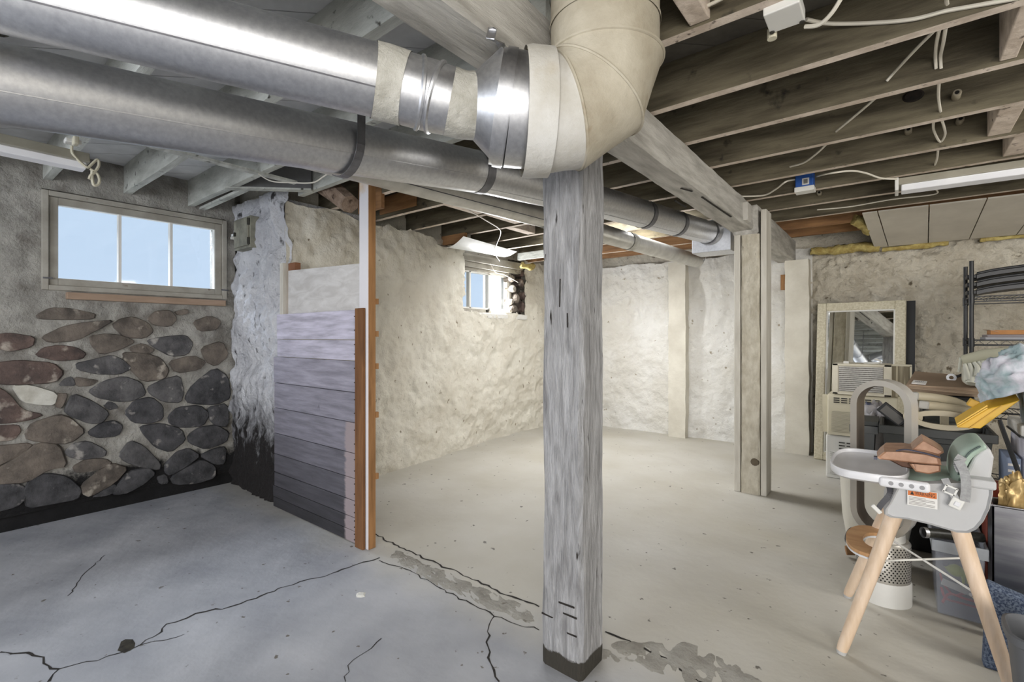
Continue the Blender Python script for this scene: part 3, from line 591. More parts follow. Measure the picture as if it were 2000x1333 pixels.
# ================================================================= PARTITION
part = thing('board_partition', 'low partition of wide horizontal planks, white on top and stained dark below', 'partition', (-3.1, 1.77, 0))
zs = [.004, .08, .165, .27, .41, .567, .76, .95, 1.148, 1.28, 1.47]
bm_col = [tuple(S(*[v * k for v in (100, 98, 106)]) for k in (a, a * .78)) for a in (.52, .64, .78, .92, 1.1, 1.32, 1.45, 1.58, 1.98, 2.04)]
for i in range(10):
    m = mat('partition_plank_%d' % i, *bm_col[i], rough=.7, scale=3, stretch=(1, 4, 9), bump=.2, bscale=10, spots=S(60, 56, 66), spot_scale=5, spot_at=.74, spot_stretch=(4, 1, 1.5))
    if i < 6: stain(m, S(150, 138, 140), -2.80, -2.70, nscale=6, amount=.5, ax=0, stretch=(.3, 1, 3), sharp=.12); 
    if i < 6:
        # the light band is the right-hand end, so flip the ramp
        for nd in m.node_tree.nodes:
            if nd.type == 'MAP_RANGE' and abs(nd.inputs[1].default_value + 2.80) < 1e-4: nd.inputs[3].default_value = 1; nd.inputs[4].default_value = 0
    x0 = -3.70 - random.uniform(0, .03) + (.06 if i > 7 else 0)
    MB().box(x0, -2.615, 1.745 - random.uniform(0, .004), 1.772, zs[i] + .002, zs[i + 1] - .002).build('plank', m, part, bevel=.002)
ply = mat('whitewashed_plywood', S(208, 206, 204), S(186, 183, 180), rough=.8, scale=5, stretch=(1, 1, 3), bump=.35, bscale=12, distort=1)
a = ony(572, 533, 1.79); b = ony(703, 516, 1.79)
MB().prism([(-3.60, 1.80, 1.40), (-2.60, 1.80, 1.40), (-2.60, 1.80, 1.765), (-3.60, 1.80, 1.80)], (0, .012, 0)).build('plywood_panel', ply, part)
MB().box(-3.68, -3.63, 1.775, 1.865, 0, 1.86).build('stud', [plank_w], part)
MB().box(-3.628, -3.53, 1.815, 1.86, 1.30, 1.86).build('stud', mat('brown_stud_end', S(130, 88, 62), S(104, 68, 46), rough=.8), part)
MB().box(-2.612, -2.53, 1.722, 1.744, 0, 1.475).build('end_stud', mat('brown_cut_stud', S(128, 88, 52), S(98, 64, 36), rough=.75, scale=3, stretch=(9, 9, 1)), part, bevel=.003)
o = MB().box(-2.60, -2.505, 1.746, 1.80, 0, ZJ).build('tall_stud', [studpale, studwood], part, bevel=.003)
stain(studpale, S(214, 212, 216), 1.75, 2.25, nscale=3, amount=.12, sharp=.15)
for poly in o.data.polygons:
    if poly.normal.x > .5: poly.material_index = 1
for z in (.42, .80, 1.10, 1.30, 1.50): MB().box(-2.52, -2.500, 1.80, 1.818, z, z + .035).build('plank_end', studwood, part)
nail = plain('nail_head', S(60, 56, 54), .6)
for z0, z1 in zip(zs, zs[1:]):
    for zz in (z0 + .3 * (z1 - z0), z0 + .75 * (z1 - z0)): MB().box(-2.645, -2.638, 1.738, 1.742, zz, zz + .007).build('nail', nail, part)
# ================================================================= DUCTS
def ring_band(p, d, r, w, m, nm, par, n=40): 
    p = Vector(p); d = Vector(d).normalized(); return MB().tube([p - d * w / 2, p + d * w / 2], r, n, caps=False).build(nm, m, par, smooth=True)
def bead(p, d, r, par, m=galv):
    p = Vector(p); d = Vector(d).normalized(); return MB().tube([p - d * .008, p - d * .003, p + d * .003, p + d * .008], [r, r + .006, r + .006, r], 40, caps=False).build('bead', m, par, smooth=True)
A1 = ond(740, 160, 1.40); A0 = ond(120, 3, 1.13); dA = (A1 - A0).normalized()
A2 = ond(845, 190, 1.435); A3 = ond(905, 207, 1.455); A4 = ond(925, 208, 1.462); A5 = ond(972, 212, 1.475); A6 = ond(1015, 220, 1.48)
ductA = thing('furnace_duct', 'upper galvanised round duct with seam, patched sealant and reducer joining the wrapped elbow', 'duct', (A1.x, A1.y, A1.z))
RA = .099
MB().tube([A0 - dA * .8, A0 - dA * .12], RA + .006, 48, caps=False).build('pipe_length', sealant, ductA, smooth=True)
MB().tube([A0 - dA * .12, A1], RA, 64, caps=False).build('pipe_length', galv, ductA, smooth=True)
MB().tube([A1 - dA * .015, A1 + dA * .02, A1.lerp(A2, .5)], [RA + .004, RA + .005, RA + .003], 48, caps=False).build('sealant_band', sealant, ductA, smooth=True)
MB().tube([A1, A2, A3], [RA, RA, RA * .93], 48, caps=False).build('adjustable_elbow', galv, ductA, smooth=True)
d23 = (A3 - A1).normalized()
bead(A1.lerp(A2, .75), d23 + Vector((0, .2, .1)), RA, ductA); bead(A2 + d23 * .01, d23 - Vector((0, .2, .1)), RA, ductA)
MB().tube([A2.lerp(A3, .55), A3, A4], [RA * .98, RA * .96, RA * .97], 40, caps=False).build('sealant_band', sealant, ductA, smooth=True)
MB().tube([A4, A5], [RA * .95, .163], 64, caps=False).build('reducer', galv, ductA, smooth=True)
d56 = (A6 - A5).normalized()
MB().tube([A5 - d56 * .004, A5 + d56 * .04], [.164, .166], 64, caps=False).build('collar', galv, ductA, smooth=True)
ring_band(A5 + d56 * .022, d56, .170, .03, galv, 'strap', ductA)
# longitudinal seam
up = Vector((0, 0, 1)); sd = dA.cross(up).normalized()
tocam = (O3 - A1).normalized(); tocam = (tocam - dA * tocam.dot(dA)).normalized(); bn = dA.cross(tocam).normalized()
if bn.z > 0: bn = -bn
for ang, w in ((8, .004),):
    q = tocam * math.cos(math.radians(ang)) + bn * math.sin(math.radians(ang)); MB().bar(A0 - dA * .12 + q * (RA + .0005), A1 + q * (RA + .0005), .004, .003, up=q).build('seam', galv_dull, ductA)
# wrapped elbow: horizontal leg, gores, vertical leg
V0 = ond(1180, 232, 1.50); hz_d = (V0 - A6); hz_d.z = 0; hz_d.normalize(); zc = (V0.z + A6.z) / 2
RE = .166; RB = .172
elbow = thing('duct_elbow', 'large cream-painted wrapped duct elbow rising to the ceiling beside the beam', 'duct', (V0.x, V0.y, V0.z))
C0 = Vector((V0.x, V0.y, zc)); hs = C0 - hz_d * RB
def el(t):
    a = t * math.pi / 2; return hs + hz_d * (RB * math.sin(a)) + Vector((0, 0, RB * (1 - math.cos(a))))
start = C0 - hz_d * ((C0 - A6).length)
MB().tube([start + hz_d * .01, start + hz_d * .03, start + hz_d * .06, hs + hz_d * .0], [.184, .188, .186, .185], 48, caps=False).build('wrap_sleeve', canvas, elbow, smooth=True)
pin = start + hz_d * .07; pa_ = A5 + d56 * .04; MB().tube([pa_ - d56 * .004, pa_.lerp(pin, .35), pa_.lerp(pin, .7), pin], [.166, .165, .162, .158], 64, caps=False).build('collar', galv, ductA, smooth=True)
MB().tube([start + hz_d * .012, hs], .176, 48, caps=False).build('inner_sleeve', canvas2, elbow, smooth=True)
ks = [0, .2, .6, 1]
for a, b in zip(ks, ks[1:]):
    d0 = (el(min(a + .02, 1)) - el(max(a - .02, 0))); mb = MB(); n = 48
    pa, pb = el(a), el(b); mb.tube([pa, pa.lerp(pb, .5), pb], [RE + .004, RE + .002, RE + .004], n, caps=False)
    # cut rings into the planes of the joints so that gores meet
    for end, t, p in ((0, a, pa), (2, b, pb)):
        ang = t * math.pi / 2; nrm = hz_d * math.cos(ang) + Vector((0, 0, 1)) * math.sin(ang); ax_ = (pb - pa).normalized()
        for j in range(n):
            v = mb.v[end * n + j]; k = nrm.dot(v - p) / nrm.dot(ax_); mb.v[end * n + j] = v - ax_ * k
    mb.build('gore', canvas if a < .1 else canvas2, elbow, smooth=True)
    rp = [mb.v[2 * n + j] for j in range(n)] + [mb.v[2 * n]]; MB().tube(rp, .005, 6, caps=False).build('seam', canvas2, elbow, smooth=True)
top = el(1); MB().tube([top, top + Vector((0, 0, .12)), Vector((top.x, top.y, ZD - .005))], RE, 48, caps=False).build('riser', canvas2, elbow, smooth=True)
for z in (.10, .2): MB().tube([top + Vector((0, 0, z)), top + Vector((0, 0, z + .012))], RE + .004, 48, caps=False).build('wrap_edge', canvas2, elbow, smooth=True)
# hanger strap from the beam to the collar
hs0 = fl(962, 58, 2.179); strap = thing('hanger_strap', 'bent metal hanger strap from the timber beam down to the duct reducer', 'strap', hs0)
top_c = A5 + d56 * .022
pth = [hs0 + Vector((0, 0, .003)), hs0 + Vector((.0, -.01, -.03)), hs0.lerp(top_c + Vector((0, 0, .18)), .6), top_c + Vector((0, 0, .177))]
mb = MB()
for a, b in zip(pth, pth[1:]): mb.bar(a, b, .025, .003, up=d56.cross(b - a))
mb.build('band', galv, strap); MB().tube([hs0 + Vector((0, 0, -.004)), hs0], .012, 8).build('screw', galv, strap)
# second duct
BK = [(-1.2, 1.80), (.147, 1.943), (.594, 1.989), (1.77, 2.112), (2.83, 2.172), (4.51, 2.233), (5.0, 2.245)]
def BZ(y):
    for (a, za), (b, zb) in zip(BK, BK[1:]):
        if y <= b: return za + (zb - za) * (y - a) / (b - a)
    return BK[-1][1]
def BX(y): return -1.78 + .11 * (y - .15)
def BP(y): return Vector((BX(y), y, BZ(y)))
def By_at(px):
    d = ray(px, 300); t = -1.7965 / (d.x - .11 * d.y); return d.y * t
def Bseg(a, b, n=10): return [BP(a + (b - a) * i / n) for i in range(n + 1)]
BY = [By_at(px) for px in (-60, 0, 400, 672, 935, 1180, 1258, 1388)]
ductB = thing('branch_duct', 'long shiny galvanised duct running below the joists to a boxed end', 'duct', BP(1.5))
ycol, ystr, ye = BY[4], BY[3], BY[7]
MB().tube(Bseg(-.9, ycol, 14), .10, 64, caps=False).build('pipe_length', galv, ductB, smooth=True)
MB().tube(Bseg(ycol, BY[6]), .098, 64, caps=False).build('pipe_length', galv, ductB, smooth=True)
MB().tube(Bseg(BY[6], ye), .098, 64, caps=False).build('pipe_length', galv, ductB, smooth=True)
for y in (ycol, BY[6], By_at(1320), ye - .06):
    ring_band(BP(y), BP(y + .1) - BP(y - .1), .1025, .05, galv_dull if y > ycol else galv_dull, 'joint_band', ductB)
for q, a, b, r in ((Vector((.88, 0, -.47)), -.9, ycol, .1), (Vector((.45, 0, -.9)), ycol, ye, .0985)):
    q.normalize(); MB().tube([p + q * r for p in Bseg(a, b, 14)], .0022, 5).build('seam', galv, ductB)
eb = BP(ye)
MB().box(-1.46, -1.125, ye - .02, ye + .24, eb.z - .17, eb.z + .03).build('end_box', galv, ductB, bevel=.004)
MB().tube([BP(ye - .06), BP(ye + .04)], [.1, .13], 40).build('end_cone', galv, ductB, smooth=True)
# strap of the second duct: round the near side and up to a joist
bs = thing('hanger_strap', 'dull flat steel strap looped around the lower galvanised duct', 'strap', BP(ystr))
mb = MB(); prev = None
for i in range(0, 19):
    a = math.radians(-120 + i * 14); p = BP(ystr) + Vector((math.cos(a) * .114, 0, math.sin(a) * .114)) if a < math.radians(10) else None
    if p is None: break
    if prev is not None: mb.bar(prev, p, .034, .003, up=(p - prev).cross(Vector((0, 1, 0))))
    prev = p
mb.bar(prev, Vector((BX(ystr) + .122, ystr, ZJ + .06)), .034, .003, up=(1, 0, 0)).build('band', galv_dull, bs)
# stencilled letters on the second duct
def text_mesh(s, size):
    cu = bpy.data.curves.new('t', 'FONT'); cu.body = s; cu.size = size; to = bpy.data.objects.new('t', cu); COL.objects.link(to)
    me = bpy.data.meshes.new_from_object(to.evaluated_get(bpy.context.evaluated_depsgraph_get())); bpy.data.objects.remove(to); return me
ink = plain('black_stencil_ink', S(24, 24, 20), .8)
me = text_mesh('COLUM', .05); mb = MB(); R_ = .1008
y0 = By_at(-10) - .01
for v in me.vertices:
    a = math.radians(26) + v.co.y / R_; c_ = BP(y0 + v.co.x); mb.v.append(c_ + Vector((math.cos(a) * R_, 0, math.sin(a) * R_)))
mb.f = [tuple(p.vertices) for p in me.polygons]; mb.m = [0] * len(mb.f); mb.build('lettering', ink, ductB, fix=False)
# third duct, lower and farther
C0_ = onx(703, 353, -1.98) + Vector((0, 0, .075)); C1_ = onx(1048, 443, -1.85) + Vector((0, 0, .075)); C2_ = onx(1361, 518, -1.74) + Vector((0, 0, .075))
C0_.z = C1_.z = 2.108; C2_.z = 2.15
ductC = thing('side_duct', 'thinner pale duct slung beneath the shiny one, ending open near the white wall', 'duct', C1_)
dull = mat('dull_pale_duct', S(206, 204, 198), S(184, 182, 176), rough=.4, metal=.75, scale=10)
cs = C0_ + (C0_ - C1_).normalized() * .9
MB().tube([cs, C1_], .075, 40, caps=False).build('pipe_length', dull, ductC, smooth=True)
MB().tube([C1_, C2_], .073, 40).build('pipe_length', dull, ductC, smooth=True)
for t in (.04, .45): ring_band(C1_.lerp(C2_, t), C2_ - C1_, .0765, .10, sealant, 'sealant_band', ductC)
MB().bar(C0_ + Vector((.06, -.0, -.045)), C1_ + Vector((.06, 0, -.045)), .004, .004).build('seam', galv_dull, ductC)
MB().tube(smooth_path([C2_ + Vector((.02, 0, .07)), C2_ + Vector((.05, .03, -.02)), C2_ + Vector((.10, .05, .08))], 6), .006, 6).build('tie', galv, ductC)
# lit lamp up between the joists
lp = onx(1240, 443, -2.2)
lamp = thing('ceiling_lamp', 'bright square lamp glowing between the joists above the ducts', 'lamp', lp)
MB().box(lp.x - .16, lp.x + .16, lp.y - .10, lp.y + .10, lp.z + .02, lp.z + .06).build('lamp_body', plastic_w, lamp)
MB().box(lp.x - .15, lp.x + .15, lp.y - .09, lp.y + .09, lp.z, lp.z + .02).build('diffuser', mat('glowing_diffuser', (1, .97, .9), (1, .96, .88), emit=30), lamp)
# ================================================================= CEILING FITTINGS
fix_m = mat('grey_enamel_fixture', S(166, 162, 148), S(150, 146, 132), rough=.5)
lens_m = mat('white_tube_lens', S(222, 222, 224), S(212, 212, 216), rough=.4, emit=.08)
sl = thing('shop_light', 'grey strip light with white lens and knotted plug cord, hung above the stone wall window', 'light', (-2.9, 0, 2.09))
MB().prism([(-2.95, -.72, 2.13), (-2.85, -.72, 2.13), (-2.835, -.72, 2.085), (-2.965, -.72, 2.085)], (0, 1.235, 0)).build('housing', fix_m, sl, bevel=.004)
MB().prism([(-2.945, -.72, 2.086), (-2.855, -.72, 2.086), (-2.865, -.72, 2.058), (-2.935, -.72, 2.058)], (0, 1.225, 0)).build('lens', lens_m, sl, bevel=.004)
for yh in (.45, -.5): MB().bar((-2.9, yh, 2.13), (-2.9, yh, 2.39), .003, .02).build('hanger', galv_dull, sl)
outl = onx(142, 277, -2.78)
cordm = plain('cream_cord', S(206, 200, 178), .5)
P_ = lambda px, py, X=-2.84: onx(px, py, X)
MB().tube(smooth_path([P_(140, 285), P_(141, 298), P_(150, 310), P_(163, 322), P_(172, 327), P_(180, 320), P_(190, 312), P_(193, 322), P_(186, 334), P_(176, 330)], 6), .006, 6).build('cord', cordm, sl)
MB().tube(smooth_path([P_(180, 334), P_(180, 350), P_(184, 362), P_(192, 360), P_(194, 350), P_(188, 338), P_(178, 342), P_(174, 350)], 6), .006, 6).build('cord_bundle', cordm, sl)
pl = thing('wall_outlet', 'white ceiling outlet with a plug, screwed to a joist above the strip light', 'outlet', outl)
a = onx(127, 268, -2.8); b = onx(159, 284, -2.8)
MB().box(-2.835, -2.79, a.y, b.y, b.z, a.z).build('cover_plate', plastic_w, pl, bevel=.004)
MB().box(-2.80, -2.755, P_(136, 280).y, P_(147, 280).y, P_(140, 290).z, P_(140, 274).z).build('plug', cordm, pl, bevel=.005)
# right-hand strip light
sr = thing('strip_light', 'long white strip light fixed below the dark joists with a cable end', 'light', (.6, 4.28, 2.36))
MB().prism([(.02, 4.22, 2.385), (.02, 4.36, 2.385), (.02, 4.39, 2.335), (.02, 4.20, 2.335)], (1.25, .07, 0)).build('housing', fix_m, sr, bevel=.004)
MB().prism([(.035, 4.215, 2.336), (.035, 4.375, 2.336), (.035, 4.35, 2.298), (.035, 4.235, 2.298)], (1.22, .07, 0)).build('lens', lens_m, sr, bevel=.005)
MB().box(.0, .02, 4.20, 4.38, 2.30, 2.385).build('end_cap', plastic_w, sr, bevel=.003)
# junction boxes
blue = plain('blue_box_plastic', S(40, 88, 168), .5)
jb = thing('junction_box', 'blue plastic junction box with white label on a dark joist', 'box', ony(1573, 356, 4.16))
a = ony(1556, 343, 4.15); b = ony(1591, 371, 4.15)
MB().box(a.x, b.x, 4.08, 4.172, b.z + .02, a.z).build('box_body', blue, jb, bevel=.006)
MB().box(a.x - .005, b.x + .005, 4.075, 4.172, b.z - .015, b.z + .02).build('lid', plastic_w, jb, bevel=.003)
c_ = ony(1573.5, 354.5, 4.08); MB().box(c_.x - .022, c_.x + .022, 4.077, 4.08, c_.z - .024, c_.z + .024).build('label', plastic_w, jb)
MB().box(c_.x - .013, c_.x + .013, 4.075, 4.077, c_.z - .016, c_.z + .016).build('label_print', plain('grey_print', S(120, 118, 116)), jb)
P5 = [fl(px, py, 2.365) for px, py in ((1490, 32), (1562, 3), (1573, 43), (1504, 67))]
wb = thing('junction_box', 'white metal junction box with porcelain lampholder stub under a whitewashed joist', 'box', sum(P5, Vector()) / 4)
MB().prism([p for p in P5], (0, 0, .045)).build('box_body', plastic_w, wb, bevel=.004)
c_ = fl(1508, 74, 2.36); MB().tube([c_ + Vector((0, 0, .03)), c_ + Vector((0, 0, -.004))], .016, 12).build('knob', cordm, wb)
for q in (P5[0].lerp(P5[2], .92), P5[3].lerp(P5[1], .08)): MB().tube([q + Vector((0, 0, -.004)), q + Vector((0, 0, .004))], .008, 8).build('screw', iron_d, wb)
# cables
def cable(pix, label, r=.006, t=None, wob=0):
    pts = []
    for e in pix:
        if len(e) == 3: px, py, z = e; pts.append(fl(px, py, z))
        else: px, py, kind, val = e; pts.append(ony(px, py, val) if kind == 'y' else (onx(px, py, val) if kind == 'x' else ond(px, py, val)))
    return tag(MB().tube(smooth_path(pts, 7), r, 7).build('cable', cable_m, smooth=True), label, 'cable')
cable([(1348, 22, 'y', 1.72), (1380, 12, 'y', 1.70), (1420, -8, 'y', 1.68)], 'short white cable end poking from a joist above the duct elbow')
cable([(1572, 52, 2.375), (1600, 48, 2.36), (1625, 25, 2.37), (1648, -12, 2.40)], 'thick white cable curling up from the white junction box', .007)
cable([(1575, 38, 'y', 2.08), (1620, 46, 'y', 2.18), (1700, 45, 'y', 2.23), (1780, 38, 'y', 2.23), (1845, 22, 'y', 2.235), (1900, 12, 'y', 2.235), (1990, -4, 'y', 2.23)], 'white cable sagging along the dark joist beside the white junction box', .007)
cable([(1849, -6, 'y', 2.1), (1849, 2, 'y', 2.16), (1850, 8, 'y', 2.20)], 'white cable pair dropping into the joist hole above the sagging cable')
cable([(1824, 61, 2.40), (1790, 95, 2.43), (1750, 138, 2.46), (1732, 158, 'y', 2.72)], 'straight white cable slanting into a hole in the second joist bay')
cable([(1712, 190, 2.40), (1680, 218, 2.43), (1633, 257, 'y', 3.205)], 'straight white cable slanting through the third joist bay')
cable([(1617, 279, 2.40), (1595, 300, 2.41), (1570, 318, 2.43), (1543, 326, 'y', 3.70)], 'white cable bending into a joist hole short of the blue box')
cable([(1835, 56, 2.40), (1829, 85, 2.44), (1827, 110, 2.47), (1828, 134, 'y', 2.722)], 'one of two white cables hanging side by side between dark joists')['group'] = 'paired hanging cables'
cable([(1847, 54, 2.40), (1842, 85, 2.44), (1837, 110, 2.47), (1838, 134, 'y', 2.722)], 'one of two white cables hanging side by side between dark joists')['group'] = 'paired hanging cables'
cable([(1834, 159, 2.40), (1833, 190, 2.43), (1837, 218, 'y', 3.202)], 'doubled white cable dropping below the knotted joist')
cable([(1823, 238, 2.40), (1824, 255, 2.43), (1836, 277, 'y', 3.702), (1846, 262, 2.43), (1840, 236, 2.40)], 'white cable looped in a narrow V between two joists')
cable([(1832, 294, 2.40), (1830, 310, 2.42), (1826, 322, 'y', 4.172)], 'short white cable stub above the long strip light')
cable([(1437, 384, 2.392), (1490, 382, 2.38), (1515, 370, 2.38), (1535, 355, 2.39), (1553, 351, 'y', 4.13)], 'white cable rising from the beam to the blue junction box', .006)
cable([(1595, 345, 'y', 4.13), (1615, 340, 2.385), (1660, 334, 2.385), (1690, 338, 2.385), (1720, 348, 2.37), (1752, 350, 2.37)], 'white cable linking the blue junction box to the strip light', .006)
cable([(1596, 410, 2.375), (1660, 404, 2.375), (1740, 390, 2.38), (1824, 380, 2.38), (1828, 370, 2.385)], 'thin white cable stapled along the joist beyond the strip light', .005)
cable([(603, 0, 'd', 1.9), (625, 30, 'd', 1.95), (655, 66, 'd', 2.0)], 'thin white wire hanging behind the upper duct', .004)
cable([(505, 340, 'y', 1.435), (530, 354, 'y', 1.435), (570, 357, 'y', 1.437), (610, 357, 'y', 1.44), (632, 345, 'y', 1.445), (645, 336, 'y', 1.449)], 'thin white wire sagging below the lower duct near the pier', .004)
cable([(918, 412, 2.37), (948, 430, 2.37), (975, 447, 2.37), (977, 460, 2.36), (970, 478, 'x', -3.45), (967, 495, 'x', -3.62), (976, 510, 'x', -3.72)], 'white wire dropping from the joists above the small window', .005)
cable([(958, 515, 'x', -3.95), (968, 532, 'x', -3.98), (985, 537, 'x', -4.0), (1012, 552, 'x', -3.97)], 'thin white wire clipped across the small window head', .004)
# porcelain insulator knobs and tubes
porc = plain('grey_porcelain', S(150, 142, 124), .4); hole_m = plain('dark_hole', S(18, 16, 14), 1)
def knob(px, py, Y, lab):
    c = ony(px, py, Y); k = thing('porcelain_insulator', lab, 'insulator', c)
    MB().lathe(c, [(.012, .03), (.018, .025), (.018, -.03), (.015, -.035), (.008, -.035)], 14, axis=(0, 1, 0)).build('tube', porc, k, smooth=True)
    MB().lathe(c + Vector((0, -.0355, 0)), [(.0, 0), (.009, 0)], 12, axis=(0, 1, 0)).build('bore', hole_m, k)
knob(1868, 186, 3.17, 'round porcelain insulator set in the face of the knotted joist')
knob(1774, 256, 3.67, 'porcelain tube hanging under the joist between the slanting and looped cables')
knob(1875, 236, 3.67, 'porcelain tube under the joist beside the pale blocking')
knob(1601, 378, 4.6, 'porcelain tube on the joist below the blue junction box')
# ================================================================= RIGHT-HAND STORAGE CORNER
# leaning mirror
mx0, mx1 = -.672, .078
mir_m = mat('speckled_cream_frame', S(214, 208, 188), S(186, 178, 152), rough=.6, scale=60, bump=.3, bscale=90)
mir = thing('floor_mirror', 'tall leaning mirror with a cream textured frame against the rough wall', 'mirror', (-.3, 6.05, 0))
Lh = 1.665; yw = math.radians(6.0); wm = Vector((math.cos(yw), -math.sin(yw), 0)); nh = Vector((-math.sin(yw), -math.cos(yw), 0))
tilt = (Vector((0, 0, 1)) - nh * .10).normalized(); nrm = (nh + Vector((0, 0, .10))).normalized()
def mp(x, l, d=0): return Vector((-.672, 6.03, 0)) + wm * ((x + .672) * 1.0) + tilt * l + nrm * d
def mbar(x0, x1, l0, l1, d0, d1): 
    v = [mp(x, l, d) for d in (d0, d1) for x, l in ((x0, l0), (x1, l0), (x1, l1), (x0, l1))]; return v, [(3, 2, 1, 0), (4, 5, 6, 7), (0, 1, 5, 4), (1, 2, 6, 5), (2, 3, 7, 6), (3, 0, 4, 7)]
fw = .085
for x0, x1, l0, l1 in ((mx0, mx0 + fw, 0, Lh), (mx1 - fw, mx1, 0, Lh), (mx0 + fw, mx1 - fw, 0, fw), (mx0 + fw, mx1 - fw, Lh - fw, Lh)):
    MB().add(*mbar(x0, x1, l0, l1, 0, .035)).build('frame_rail', mir_m, mir, bevel=.008)
MB().add(*mbar(mx0 + .07, mx1 - .07, .07, Lh - .07, .004, .010)).build('mirror_glass', mat('mirror_silver', S(226, 228, 226), S(224, 226, 224), rough=.02, metal=1), mir)
for x0, x1, l0, l1 in ((mx0 + fw, mx0 + fw + .012, fw, Lh - fw), (mx1 - fw - .012, mx1 - fw, fw, Lh - fw), (mx0 + fw, mx1 - fw, fw, fw + .012), (mx0 + fw, mx1 - fw, Lh - fw - .012, Lh - fw)):
    MB().add(*mbar(x0, x1, l0, l1, .01, .026)).build('inner_moulding', plastic_w, mir)
tag(MB().obox(Vector((-.25, 6.115, .83)) - nh * .03, wm, nh, tilt, .40, .007, .83).build('backing_board', black_p), 'thin black board standing between the mirror and the wall', 'board')
# stacked window air conditioners
louv = plain('dark_louver_gap', S(60, 58, 54), .8)
def ac(x0, x1, y0, y1, z0, z1, m, lab, style):
    t = thing('window_air_conditioner', lab, 'air conditioner', ((x0 + x1) / 2, (y0 + y1) / 2, z0), 'stacked air conditioners')
    MB().box(x0, x1, y0, y1, z0, z1).build('case', m, t, bevel=.012)
    w = x1 - x0; h = z1 - z0; f0 = y0
    if style == 'rear':
        MB().box(x0 + .05, x1 - .06, f0 - .004, f0 + .01, z0 + .03, z1 - .025).build('coil', mat('coil_grey', S(150, 146, 140), S(112, 108, 104), rough=.5, metal=.3, scale=60), t)
        n = 13
        for i in range(n):
            z = z0 + .04 + (h - .07) * i / (n - 1); MB().box(x0 + .05, x1 - .06, f0 - .012, f0 - .004, z - .002, z + .003).build('fin', plastic_w, t)
        MB().box(x0, x0 + .045, f0 - .012, f0, z0, z1).box(x1 - .055, x1, f0 - .012, f0, z0, z1).box(x0, x1, f0 - .012, f0, z1 - .02, z1).box(x0, x1, f0 - .012, f0, z0, z0 + .02).build('front_rim', m, t, bevel=.004)
    else:
        lw = .10 if style == 'front' else .09
        vent = (x0 + .05, x1 - .08, z1 - .075, z1 - .03) if style == 'front' else (x0 + .10, x0 + .26, z1 - .12, z1 - .055)
        for k in range(3):
            z = vent[2] + (vent[3] - vent[2]) * k / 2.4; xs = vent[0]
            while xs < vent[1] - .04: MB().box(xs, xs + .045, f0 - .006, f0 + .004, z, z + .009).build('vent_slot', louv, t); xs += .058
        n = 16
        for i in range(n):
            z = z0 + .04 + (h - .19) * i / (n - 1); MB().box(x0 + .03, x1 - .12, f0 - .012, f0, z - .005, z + .003).build('louver', m, t)
        MB().box(x0 + .01, x1 - .02, f0 - .008, f0, z0, z0 + .03).build('front_rim', m, t)
    return t
ac(-.50, -.03, 5.30, 5.68, .005, .395, plastic_w, 'white window air conditioner at the bottom of the stack, beside the mirror', 'low')
ac(-.49, .02, 5.30, 5.66, .40, .77, cream_p, 'cream air conditioner in the middle of the stack with a louvered front', 'front')
MB().box(-.53, -.49, 5.34, 5.355, .41, .76).build('side_bracket', cream_p, bpy.data.objects['window_air_conditioner.001'])
t = ac(-.45, -.02, 5.30, 5.62, .775, 1.055, mat('offwhite_case', S(220, 214, 196), S(206, 199, 180), rough=.5), 'air conditioner on top of the stack showing its finned coil', 'rear')
MB().box(-.02, .10, 5.33, 5.345, .78, 1.05).build('accordion_panel', mat('pleated_cream_panel', S(196, 186, 160), S(130, 120, 98), rough=.6, scale=1, stretch=(60, 1, 1), lo=.45, hi=.55), t)
MB().box(-.02, .115, 5.32, 5.355, 1.045, 1.06).box(.10, .115, 5.32, 5.355, .78, 1.05).build('accordion_frame', cream_p, t)
MB().tube(smooth_path([(-.22, 5.4, 1.062), (-.12, 5.38, 1.065), (-.10, 5.36, 1.085), (-.14, 5.36, 1.10)], 5), .008, 6).build('cord', plastic_w, t)
MB().box(-.37, -.33, 5.36, 5.40, 1.055, 1.075).build('clip', plastic_w, t)
# tower fan with tall loop
fc = Vector((-.045, 3.03, 0)); wv = Vector((.97, -.25, 0)); dv = Vector((.25, .97, 0))
fan = thing('bladeless_tower_fan', 'grey loop tower fan on a perforated cylinder base, behind the high chair', 'fan', fc)
grey_f = plain('warm_grey_plastic', S(168, 162, 152), .35, metal=.25); dark_f = plain('dark_taupe_plastic', S(116, 106, 96), .4)
silver = mat('silver_perforated_metal', S(186, 182, 174), S(172, 168, 160), rough=.4, metal=.5)
MB().lathe(fc, [(.0, 0), (.112, 0), (.112, .10), (.108, .11)], 40).build('foot', plastic_w, fan, smooth=True)
MB().lathe(fc, [(.108, .108), (.108, .29), (.100, .30), (0, .30)], 48).build('cylinder_base', silver, fan, smooth=True)
pm = MB(); 
for j in range(15):
    for i in range(42):
        a = 2 * math.pi * (i + .5 * (j % 2)) / 42; z = .125 + j * .0112; r = .1085
        if math.sin(a) > .6: continue
        c = fc + Vector((math.cos(a) * r, math.sin(a) * r, z)); n_ = Vector((math.cos(a), math.sin(a), 0)); s_ = Vector((-math.sin(a), math.cos(a), 0))
        pm.add([c + (s_ * math.cos(k * math.pi / 3) + Vector((0, 0, 1)) * math.sin(k * math.pi / 3)) * .0040 for k in range(6)], [(0, 1, 2, 3, 4, 5)])
pm.build('perforations', hole_m, fan, kind='stuff', fix=False)
MB().lathe(fc, [(.088, .295), (.085, .335), (0, .335)], 32).build('neck', plastic_w, fan, smooth=True)
